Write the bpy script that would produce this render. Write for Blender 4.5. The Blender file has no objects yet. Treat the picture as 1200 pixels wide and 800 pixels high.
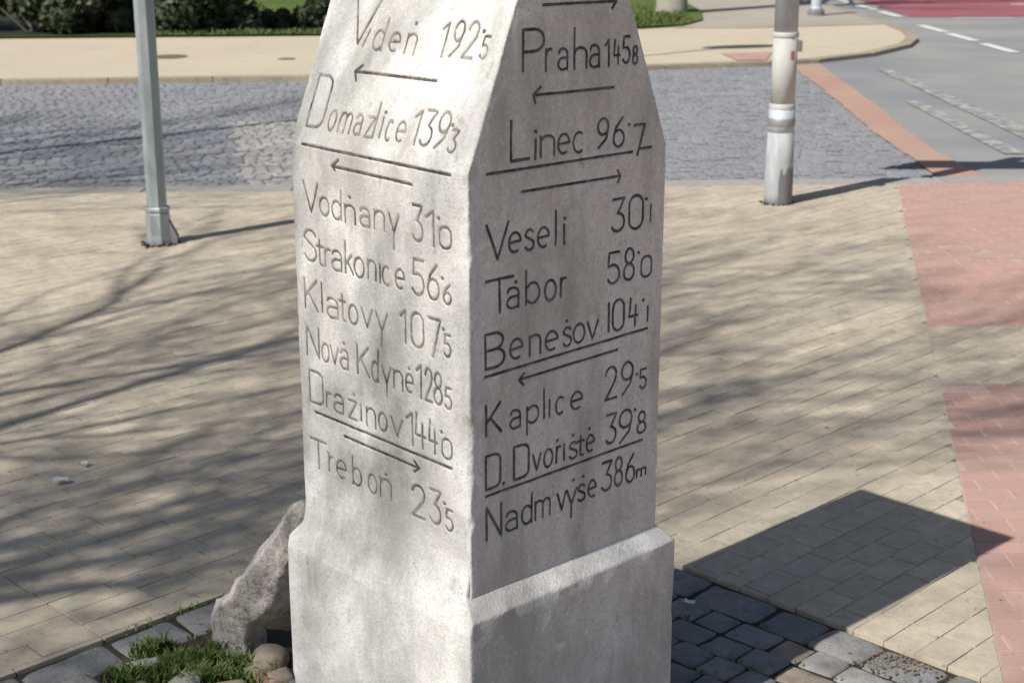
import bpy, bmesh, math, random
import numpy as np
from mathutils import Vector, Matrix
random.seed(7)
rng = np.random.default_rng(11)
scene = bpy.context.scene
PI = math.pi

# ------------------------------------------------------------ camera
cam_data = bpy.data.cameras.new('camera')
cam = bpy.data.objects.new('camera', cam_data)
scene.collection.objects.link(cam)
cam.location = (0, 0, 1.6)
cam.rotation_euler = (math.radians(90 - 16.1), 0, 0)
cam_data.sensor_width = 36
cam_data.lens = 53.01
cam_data.clip_start = 0.05
cam_data.clip_end = 2000
cam_data.dof.use_dof = True
cam_data.dof.focus_distance = 2.7
cam_data.dof.aperture_fstop = 9
scene.camera = cam

# ------------------------------------------------------------ light
SUN_AZ = math.radians(47.1)      # direction the sunlight travels, clockwise from +Y
SUN_EL = math.radians(45)
world = bpy.data.worlds.new('World')
scene.world = world
world.use_nodes = True
wn = world.node_tree
wn.nodes.clear()
sky = wn.nodes.new('ShaderNodeTexSky')
sky.sky_type = 'NISHITA'
sky.sun_disc = False
sky.sun_elevation = SUN_EL
sky.sun_rotation = SUN_AZ + PI
sky.dust_density = 1.4
bg = wn.nodes.new('ShaderNodeBackground')
bg.inputs['Strength'].default_value = 0.066
wo = wn.nodes.new('ShaderNodeOutputWorld')
wn.links.new(sky.outputs[0], bg.inputs[0])
wn.links.new(bg.outputs[0], wo.inputs[0])
sun_data = bpy.data.lights.new('sun', 'SUN')
sun_data.energy = 5.0
sun_data.angle = math.radians(0.42)
sun_data.color = (1.0, 0.965, 0.90)
sun = bpy.data.objects.new('sun', sun_data)
scene.collection.objects.link(sun)
sd = Vector((math.cos(SUN_EL) * math.sin(SUN_AZ), math.cos(SUN_EL) * math.cos(SUN_AZ), -math.sin(SUN_EL)))
sun.rotation_euler = sd.to_track_quat('-Z', 'Y').to_euler()
sun.location = (-6, -6, 9)
scene.view_settings.view_transform = 'Standard'
scene.view_settings.look = 'None'
scene.view_settings.exposure = 0.08
scene.view_settings.gamma = 1.0

# ------------------------------------------------------------ helpers
def link(o, parent=None):
    scene.collection.objects.link(o)
    if parent is not None:
        o.parent = parent
    return o

def mesh_obj(name, verts, faces, mat, parent=None, smooth=False):
    me = bpy.data.meshes.new(name)
    me.from_pydata([tuple(v) for v in verts], [], faces)
    me.materials.append(mat)
    if smooth:
        me.polygons.foreach_set('use_smooth', [True] * len(me.polygons))
    me.update()
    return link(bpy.data.objects.new(name, me), parent)

def grid_obj(name, V, quads, mat, parent=None, smooth=True, extra=None):
    me = bpy.data.meshes.new(name)
    nv, nq = len(V), len(quads)
    me.vertices.add(nv)
    me.vertices.foreach_set('co', V.astype(np.float32).ravel())
    me.loops.add(nq * 4)
    me.loops.foreach_set('vertex_index', quads.astype(np.int32).ravel())
    me.polygons.add(nq)
    me.polygons.foreach_set('loop_start', np.arange(0, nq * 4, 4, dtype=np.int32))
    try:
        me.polygons.foreach_set('loop_total', np.full(nq, 4, dtype=np.int32))
    except Exception:
        pass
    me.update(calc_edges=True)
    me.polygons.foreach_set('use_smooth', np.full(nq, smooth))
    me.materials.append(mat)
    me.validate()
    return link(bpy.data.objects.new(name, me), parent)

def empty(name, loc, label=None, cat=None, group=None):
    o = bpy.data.objects.new(name, None)
    o.location = loc
    o.empty_display_size = 0.1
    link(o)
    if label: o['label'] = label
    if cat: o['category'] = cat
    if group: o['group'] = group
    return o

def tag(o, label=None, cat=None, group=None, kind=None):
    if label: o['label'] = label
    if cat: o['category'] = cat
    if group: o['group'] = group
    if kind: o['kind'] = kind
    return o

def sheet(name, pts, z, mat, kind='structure', parent=None):
    o = mesh_obj(name, [(p[0], p[1], z) for p in pts], [list(range(len(pts)))], mat, parent)
    if kind: o['kind'] = kind
    return o

_p = rng.permutation(4096).astype(np.int64)
_rv = rng.random(4096)
def _h(i, j, k):
    return _rv[(_p[(_p[(_p[i & 4095] + j) & 4095] + k) & 4095])]
def vnoise(x, y, z):
    x = np.asarray(x, float); y = np.asarray(y, float); z = np.asarray(z, float)
    x, y, z = np.broadcast_arrays(x, y, z)
    i = np.floor(x).astype(np.int64); j = np.floor(y).astype(np.int64); k = np.floor(z).astype(np.int64)
    fx, fy, fz = x - i, y - j, z - k
    fx = fx * fx * (3 - 2 * fx); fy = fy * fy * (3 - 2 * fy); fz = fz * fz * (3 - 2 * fz)
    r = 0
    for a in (0, 1):
        for b in (0, 1):
            for c in (0, 1):
                w = (fx if a else 1 - fx) * (fy if b else 1 - fy) * (fz if c else 1 - fz)
                r = r + w * _h(i + a, j + b, k + c)
    return r * 2 - 1

# tube along a list of (point, radius)
def tube(V, Fs, pts, rad, n=6, cap=True):
    base = len(V)
    prev = None
    for i, p in enumerate(pts):
        p = Vector(p)
        if i == 0: d = Vector(pts[1]) - p
        elif i == len(pts) - 1: d = p - Vector(pts[i - 1])
        else: d = Vector(pts[i + 1]) - Vector(pts[i - 1])
        d.normalize()
        if prev is None:
            u = d.orthogonal().normalized()
        else:
            u = (prev - d * prev.dot(d)).normalized()
        prev = u
        w = d.cross(u)
        for k in range(n):
            a = 2 * PI * k / n
            V.append(tuple(p + (u * math.cos(a) + w * math.sin(a)) * rad[i]))
    for i in range(len(pts) - 1):
        for k in range(n):
            a = base + i * n + k; b = base + i * n + (k + 1) % n
            Fs.append((a, b, b + n, a + n))
    if cap:
        Fs.append(tuple(base + k for k in range(n))[::-1])
        e = base + (len(pts) - 1) * n
        Fs.append(tuple(e + k for k in range(n)))

def lathe(V, Fs, prof, n=24, cx=0, cy=0, phase=0.0):
    base = len(V)
    for r, z in prof:
        for k in range(n):
            a = 2 * PI * (k + phase) / n
            V.append((cx + r * math.cos(a), cy + r * math.sin(a), z))
    for i in range(len(prof) - 1):
        for k in range(n):
            a = base + i * n + k; b = base + i * n + (k + 1) % n
            Fs.append((a, b, b + n, a + n))
    Fs.append(tuple(base + k for k in range(n))[::-1])
    e = base + (len(prof) - 1) * n
    Fs.append(tuple(e + k for k in range(n)))

def box(V, Fs, x0, x1, y0, y1, z0, z1, b=0.0, M=None):
    base = len(V)
    if b <= 0:
        vs = [(x0, y0, z0), (x1, y0, z0), (x1, y1, z0), (x0, y1, z0), (x0, y0, z1), (x1, y0, z1), (x1, y1, z1), (x0, y1, z1)]
        fs = [(3, 2, 1, 0), (4, 5, 6, 7), (0, 1, 5, 4), (1, 2, 6, 5), (2, 3, 7, 6), (3, 0, 4, 7)]
    else:
        vs = [(x0, y0, z0), (x1, y0, z0), (x1, y1, z0), (x0, y1, z0),
              (x0, y0, z1 - b), (x1, y0, z1 - b), (x1, y1, z1 - b), (x0, y1, z1 - b),
              (x0 + b, y0 + b, z1), (x1 - b, y0 + b, z1), (x1 - b, y1 - b, z1), (x0 + b, y1 - b, z1)]
        fs = [(3, 2, 1, 0), (8, 9, 10, 11)]
        for k in range(4):
            fs.append((k, (k + 1) % 4, 4 + (k + 1) % 4, 4 + k))
            fs.append((4 + k, 4 + (k + 1) % 4, 8 + (k + 1) % 4, 8 + k))
    if M is not None:
        vs = [tuple(M @ Vector(v)) for v in vs]
    V.extend(vs)
    Fs.extend([tuple(base + i for i in f) for f in fs])

def clip(poly, planes):
    """convex polygon clipped by half planes a*x+b*y<=c"""
    for a, b, c in planes:
        out = []
        for i in range(len(poly)):
            p, q = poly[i], poly[(i + 1) % len(poly)]
            dp = a * p[0] + b * p[1] - c; dq = a * q[0] + b * q[1] - c
            if dp <= 0: out.append(p)
            if (dp < 0 < dq) or (dq < 0 < dp):
                t = dp / (dp - dq)
                out.append((p[0] + (q[0] - p[0]) * t, p[1] + (q[1] - p[1]) * t))
        poly = out
        if len(poly) < 3: return None
    return poly

def area(poly):
    return 0.5 * abs(sum(poly[i][0] * poly[(i + 1) % len(poly)][1] - poly[(i + 1) % len(poly)][0] * poly[i][1] for i in range(len(poly))))

# ------------------------------------------------------------ materials
class NT:
    def __init__(s, name, rough=0.9, spec=0.3):
        s.m = bpy.data.materials.new(name); s.m.use_nodes = True
        s.t = s.m.node_tree; s.b = s.t.nodes['Principled BSDF']
        s.b.inputs['Roughness'].default_value = rough
        s.b.inputs['Specular IOR Level'].default_value = spec
        s._co = None
    def n(s, typ, **kw):
        nd = s.t.nodes.new(typ)
        for k, v in kw.items(): setattr(nd, k, v)
        return nd
    def l(s, a, b): s.t.links.new(a, b)
    def co(s, kind='Object', scale=(1, 1, 1)):
        if s._co is None: s._co = s.n('ShaderNodeTexCoord')
        mp = s.n('ShaderNodeMapping'); mp.inputs['Scale'].default_value = scale
        s.l(s._co.outputs[kind], mp.inputs[0])
        return mp.outputs[0]
    def wco(s, scale=(1, 1, 1)):
        g = s.n('ShaderNodeNewGeometry')
        mp = s.n('ShaderNodeMapping'); mp.inputs['Scale'].default_value = scale
        s.l(g.outputs['Position'], mp.inputs[0])
        return mp.outputs[0]
    def noise(s, vec, scale, detail=4, rough=0.55):
        nd = s.n('ShaderNodeTexNoise')
        nd.inputs['Scale'].default_value = scale; nd.inputs['Detail'].default_value = detail
        nd.inputs['Roughness'].default_value = rough
        s.l(vec, nd.inputs['Vector'])
        return nd.outputs['Fac']
    def ramp(s, fac, stops):
        r = s.n('ShaderNodeValToRGB')
        els = r.color_ramp.elements
        while len(els) < len(stops): els.new(0.5)
        for e, (p, c) in zip(els, stops):
            e.position = p; e.color = (c, c, c, 1) if isinstance(c, (int, float)) else (*c, 1)
        s.l(fac, r.inputs[0])
        return r.outputs[0]
    def mix(s, fac, a, b, mode='MIX'):
        m = s.n('ShaderNodeMix', data_type='RGBA', blend_type=mode)
        for sock, v in ((m.inputs[0], fac), (m.inputs[6], a), (m.inputs[7], b)):
            if isinstance(v, (int, float)): sock.default_value = v
            elif isinstance(v, tuple): sock.default_value = (*v, 1)
            else: s.l(v, sock)
        return m.outputs[2]
    def math(s, op, a, b=None):
        m = s.n('ShaderNodeMath', operation=op)
        for sock, v in ((m.inputs[0], a), (m.inputs[1], b)):
            if v is None: continue
            if isinstance(v, (int, float)): sock.default_value = v
            else: s.l(v, sock)
        return m.outputs[0]
    def bump(s, h, strength=0.3, dist=0.002):
        b = s.n('ShaderNodeBump'); b.inputs['Strength'].default_value = strength
        b.inputs['Distance'].default_value = dist
        s.l(h, b.inputs['Height']); s.l(b.outputs[0], s.b.inputs['Normal'])
    def piece_random(s):
        g = s.n('ShaderNodeNewGeometry'); oi = s.n('ShaderNodeObjectInfo')
        return s.math('FRACT', s.math('ADD', g.outputs['Random Per Island'], oi.outputs['Random']))
    def col(s, c):
        if isinstance(c, tuple): s.b.inputs['Base Color'].default_value = (*c, 1)
        else: s.l(c, s.b.inputs['Base Color'])
    def rough(s, r): s.l(r, s.b.inputs['Roughness'])

def mat_stone(name, warm=0.0):
    k = NT(name, 0.95, 0.2)
    v = k.co('Object')
    big = k.noise(v, 3.2, 5, 0.6)
    streak = k.noise(k.co('Object', (9, 9, 2.2)), 1.0, 5, 0.65)
    mid = k.noise(v, 26, 5, 0.65)
    fine = k.noise(v, 240, 3, 0.7)
    grain = k.noise(v, 420, 2, 0.8)
    spk = k.noise(v, 120, 3, 0.8)
    c = k.mix(k.ramp(big, [(0.35, 0.0), (0.65, 1.0)]), (0.65, 0.64, 0.625), (0.75, 0.74, 0.725))
    c = k.mix(k.ramp(streak, [(0.46, 0.0), (0.66, 0.75)]), c, (0.39, 0.38, 0.355))
    c = k.mix(k.ramp(mid, [(0.54, 0.0), (0.75, 0.55)]), c, (0.46, 0.44, 0.41))
    c = k.mix(k.ramp(k.noise(v, 1.7, 3, 0.5), [(0.55, 0.0), (0.8, 0.25)]), c, (0.42, 0.44, 0.36))
    c = k.mix(k.ramp(fine, [(0.30, 0.8), (0.44, 0.0)]), c, (0.42, 0.40, 0.37))
    c = k.mix(k.ramp(spk, [(0.34, 0.55), (0.47, 0.0)]), c, (0.46, 0.44, 0.41))
    c = k.mix(k.ramp(spk, [(0.56, 0.0), (0.68, 0.6)]), c, (0.82, 0.80, 0.77))
    c = k.mix(k.ramp(k.noise(v, 11, 4, 0.7), [(0.55, 0.0), (0.72, 0.45)]), c, (0.42, 0.40, 0.36))
    c = k.mix(k.ramp(k.noise(k.co('Object', (5, 5, 3.4)), 1.0, 4, 0.6), [(0.52, 0.0), (0.66, 0.5)]), c, (0.40, 0.39, 0.37))
    c = k.mix(k.ramp(k.noise(k.co('Object', (20, 20, 14)), 1.0, 5, 0.75), [(0.62, 0.0), (0.70, 0.6)]), c, (0.30, 0.285, 0.255))
    k.col(c)
    k.bump(k.math('ADD', k.math('MULTIPLY', fine, 0.6), k.math('ADD', k.math('MULTIPLY', mid, 1.2), k.math('MULTIPLY', spk, 1.3))), 0.45, 0.0022)
    return k.m
M_STONE = mat_stone('weathered limestone')

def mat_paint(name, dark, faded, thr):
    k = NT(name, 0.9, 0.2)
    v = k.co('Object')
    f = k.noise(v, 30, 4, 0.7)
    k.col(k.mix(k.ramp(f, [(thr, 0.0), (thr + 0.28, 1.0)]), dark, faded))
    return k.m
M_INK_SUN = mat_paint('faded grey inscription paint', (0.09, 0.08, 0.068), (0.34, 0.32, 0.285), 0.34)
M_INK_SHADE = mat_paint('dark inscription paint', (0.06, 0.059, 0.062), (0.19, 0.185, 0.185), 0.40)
M_RULE = mat_paint('dark rule paint', (0.06, 0.053, 0.046), (0.19, 0.17, 0.15), 0.38)

def mat_paver(name, cols, dirt, bumpd=0.0012):
    k = NT(name, 0.92, 0.25)
    w = k.wco()
    r = k.piece_random()
    c = k.ramp(r, [(i / (len(cols) - 1), cc) for i, cc in enumerate(cols)])
    n1 = k.noise(w, 1.3, 5, 0.6)
    n2 = k.noise(w, 22, 5, 0.7)
    n3 = k.noise(w, 170, 3, 0.7)
    c = k.mix(k.ramp(n1, [(0.42, 0.0), (0.72, 0.5)]), c, dirt)
    c = k.mix(k.ramp(n2, [(0.44, 0.0), (0.70, 0.7)]), c, dirt)
    c = k.mix(k.ramp(k.noise(w, 7.0, 4, 0.7), [(0.46, 0.0), (0.72, 0.6)]), c, dirt)
    c = k.mix(k.ramp(k.noise(w, 48, 2, 0.5), [(0.66, 0.0), (0.74, 0.7)]), c, tuple(x * 0.45 for x in dirt))
    c = k.mix(k.ramp(n3, [(0.32, 0.45), (0.50, 0.0)]), c, dirt)
    k.col(c)
    k.bump(k.math('ADD', n3, k.math('MULTIPLY', n2, 1.5)), 0.6, bumpd)
    return k.m
M_BEIGE = mat_paver('worn beige concrete paver', [(0.50, 0.43, 0.325), (0.59, 0.505, 0.385), (0.54, 0.475, 0.375), (0.62, 0.53, 0.405), (0.51, 0.44, 0.34)], (0.37, 0.325, 0.255))
M_RED = mat_paver('worn red concrete paver', [(0.50, 0.285, 0.235), (0.54, 0.32, 0.265), (0.46, 0.26, 0.215), (0.52, 0.305, 0.255)], (0.42, 0.31, 0.265))
M_SAND = mat_paver('joint sand', [(0.36, 0.31, 0.235), (0.42, 0.36, 0.275)], (0.19, 0.16, 0.12))
M_REDSAND = mat_paver('pale joint sand', [(0.56, 0.44, 0.38), (0.58, 0.46, 0.40)], (0.42, 0.33, 0.28))
M_SOIL = mat_paver('dark soil between setts', [(0.060, 0.048, 0.034), (0.085, 0.066, 0.045)], (0.035, 0.03, 0.02), 0.006)
M_SETT = mat_paver('grey granite sett', [(0.27, 0.272, 0.28), (0.33, 0.332, 0.34), (0.29, 0.285, 0.28), (0.24, 0.245, 0.26), (0.37, 0.35, 0.32)], (0.16, 0.158, 0.15), 0.006)
M_SETTPALE = mat_paver('pale limestone sett', [(0.40, 0.385, 0.35), (0.47, 0.45, 0.41), (0.35, 0.34, 0.32)], (0.22, 0.21, 0.20), 0.003)
M_SETTTAN = mat_paver('tan weathered sett', [(0.33, 0.275, 0.22), (0.38, 0.32, 0.26)], (0.22, 0.18, 0.14), 0.003)
M_STREET = mat_paver('blue grey street sett', [(0.25, 0.258, 0.282), (0.28, 0.286, 0.31), (0.30, 0.305, 0.325), (0.265, 0.27, 0.29), (0.33, 0.33, 0.34)], (0.21, 0.212, 0.225), 0.003)
M_KERB = mat_paver('granite kerb', [(0.40, 0.38, 0.36), (0.36, 0.345, 0.33), (0.43, 0.405, 0.38)], (0.28, 0.265, 0.25), 0.002)

def mat_plain(name, a, b, scale=3.0, fine=120, rough=0.93, dark=(0.05, 0.05, 0.05), dthr=0.6, bumpd=0.002):
    k = NT(name, rough, 0.25)
    w = k.wco()
    c = k.mix(k.ramp(k.noise(w, scale, 5, 0.6), [(0.35, 0.0), (0.66, 1.0)]), a, b)
    f = k.noise(w, fine, 3, 0.75)
    c = k.mix(k.ramp(f, [(dthr, 0.0), (dthr + 0.15, 0.6)]), c, dark)
    k.col(c); k.bump(f, 0.5, bumpd)
    return k.m
M_ASPHALT = mat_plain('worn grey asphalt', (0.235, 0.24, 0.255), (0.34, 0.33, 0.305), 0.45, 60, dark=(0.15, 0.15, 0.15))
M_JOINT = mat_plain('dark sett joint', (0.24, 0.242, 0.25), (0.28, 0.278, 0.275), 2, 40)
M_FARPAVE = mat_plain('pale far pavement', (0.51, 0.44, 0.325), (0.56, 0.485, 0.365), 0.6, 5.0, dark=(0.36, 0.30, 0.22), dthr=0.58)
M_FARPATH = mat_plain('grey park path', (0.36, 0.325, 0.265), (0.42, 0.38, 0.31), 0.6, 6.0, dark=(0.25, 0.225, 0.19), dthr=0.55)
M_ORANGE = mat_plain('orange red asphalt strip', (0.44, 0.25, 0.205), (0.45, 0.32, 0.235), 0.9, 30, dark=(0.33, 0.26, 0.22), dthr=0.5)
M_CRIMSON = mat_plain('crimson cycle lane coating', (0.29, 0.095, 0.115), (0.33, 0.12, 0.14), 0.7, 30, dark=(0.2, 0.09, 0.10), dthr=0.62)
M_GRASSGROUND = mat_plain('lawn', (0.075, 0.12, 0.022), (0.12, 0.165, 0.035), 0.9, 9.0, dark=(0.035, 0.06, 0.012), dthr=0.5, bumpd=0.03)
M_METAL_RUST = mat_plain('brown cast iron cover', (0.14, 0.105, 0.07), (0.19, 0.14, 0.095), 8, 60)

def mat_roadpaint():
    k = NT('worn white road paint', 0.8, 0.3)
    w = k.wco()
    k.col(k.mix(k.ramp(k.noise(w, 26, 5, 0.8), [(0.50, 0.0), (0.68, 0.8)]), (0.74, 0.73, 0.70), (0.24, 0.24, 0.235)))
    return k.m
M_WHITE = mat_roadpaint()
def mat_wornline():
    k = NT('almost worn off white line', 0.85, 0.3)
    w = k.wco()
    k.col(k.mix(k.ramp(k.noise(w, 9, 5, 0.8), [(0.40, 0.0), (0.54, 1.0)]), (0.46, 0.455, 0.44), (0.225, 0.222, 0.218)))
    return k.m
M_WORN = mat_wornline()

def mat_metal(name, a, b, rough=0.45, metallic=0.6, vs=(6, 6, 1.2)):
    k = NT(name, rough, 0.5)
    v = k.co('Object', vs)
    c = k.mix(k.ramp(k.noise(v, 3.0, 5, 0.6), [(0.38, 0.0), (0.64, 1.0)]), a, b)
    c = k.mix(k.ramp(k.noise(k.co('Object', (30, 30, 22)), 1.0, 4, 0.7), [(0.58, 0.0), (0.75, 0.5)]), c, tuple(x * 0.55 for x in a))
    k.col(c)
    k.b.inputs['Metallic'].default_value = metallic
    return k.m
M_GALV = mat_metal('dull green grey galvanised steel', (0.30, 0.36, 0.37), (0.40, 0.45, 0.46), 0.5, 0.3)
M_GALVL = mat_metal('galvanised steel sleeve', (0.34, 0.38, 0.40), (0.45, 0.49, 0.50), 0.5, 0.4)
M_SILVER = mat_metal('silver painted steel', (0.44, 0.47, 0.51), (0.53, 0.555, 0.59), 0.6, 0.1)
M_CREAM = mat_metal('cream plastic sleeve', (0.44, 0.435, 0.41), (0.50, 0.495, 0.47), 0.6, 0.0)
M_RING = mat_metal('white ring', (0.46, 0.455, 0.44), (0.51, 0.505, 0.49), 0.5, 0.0)
M_CLAMP = mat_metal('grey band clamp', (0.32, 0.31, 0.32), (0.38, 0.37, 0.38), 0.5, 0.5)
M_STICKER = mat_metal('red sticker', (0.45, 0.12, 0.12), (0.5, 0.2, 0.2), 0.6, 0.0)
M_DARKPAINT = mat_metal('dark scuffed paint', (0.16, 0.16, 0.18), (0.22, 0.21, 0.22), 0.6, 0.1)
M_SIGN = mat_metal('white sign face', (0.75, 0.75, 0.74), (0.8, 0.8, 0.79), 0.5, 0.0)
M_SIGNBACK = mat_metal('grey sign back', (0.35, 0.36, 0.37), (0.42, 0.43, 0.44), 0.5, 0.4)

def mat_leaf(name, cols):
    k = NT(name, 0.6, 0.35)
    k.col(k.ramp(k.piece_random(), [(i / (len(cols) - 1), c) for i, c in enumerate(cols)]))
    k.b.inputs['Transmission Weight'].default_value = 0.0
    return k.m
M_LEAF = mat_leaf('evergreen leaves', [(0.012, 0.02, 0.008), (0.025, 0.04, 0.016), (0.06, 0.08, 0.038), (0.018, 0.03, 0.012), (0.10, 0.12, 0.075)])
M_BLADE = mat_leaf('fresh grass blades', [(0.055, 0.11, 0.02), (0.10, 0.17, 0.035), (0.17, 0.23, 0.06), (0.24, 0.25, 0.10)])
M_BEDSHADE = mat_plain('bed soil darkened as bush shade', (0.018, 0.020, 0.012), (0.035, 0.036, 0.020), 3, 30)  # near-black soil colour, the shade under the bushes painted in
M_LAWNBLADE = mat_leaf('olive lawn blades', [(0.05, 0.085, 0.016), (0.085, 0.125, 0.028), (0.12, 0.16, 0.04), (0.06, 0.10, 0.02)])
M_FARKERB = mat_paver('sandy kerb', [(0.40, 0.35, 0.26), (0.44, 0.38, 0.29), (0.37, 0.32, 0.24)], (0.24, 0.20, 0.15), 0.002)
M_FOOT = mat_metal('whitened pole foot', (0.34, 0.36, 0.38), (0.48, 0.49, 0.505), 0.7, 0.0)
M_BARK = mat_plain('pale tree bark', (0.30, 0.275, 0.235), (0.38, 0.35, 0.305), 5, 35, dark=(0.16, 0.145, 0.12), dthr=0.55, bumpd=0.01)
M_BARK2 = mat_plain('dark tree bark', (0.10, 0.085, 0.07), (0.15, 0.13, 0.11), 6, 40, bumpd=0.01)
def mat_guard():
    k = NT('fibrous weathered stone', 0.95, 0.2)
    v = k.co('Object')
    st = k.noise(k.co('Object', (60, 60, 9)), 1.0, 5, 0.7)
    c = k.mix(k.ramp(k.noise(v, 7, 5, 0.6), [(0.35, 0.0), (0.65, 1.0)]), (0.46, 0.43, 0.39), (0.60, 0.57, 0.53))
    c = k.mix(k.ramp(st, [(0.48, 0.0), (0.66, 0.75)]), c, (0.22, 0.20, 0.18))
    c = k.mix(k.ramp(k.noise(v, 60, 4, 0.7), [(0.60, 0.0), (0.75, 0.7)]), c, (0.52, 0.49, 0.44))
    k.col(c); k.bump(k.math('ADD', st, k.noise(v, 90, 3, 0.7)), 0.8, 0.006)
    return k.m
M_GUARD = mat_guard()
# ------------------------------------------------------------ the milestone
CX, CY, PW = -0.0706, 2.375, 0.481
FA = math.radians(46.5)
RX, RY = math.sin(FA), math.cos(FA)          # along the shaded face, away from the near corner
LX, LY = -math.cos(FA), math.sin(FA)         # along the sunlit face
ZS, KS, ZT = 1.189, 0.40, 1.600
Z0 = 0.456

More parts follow.
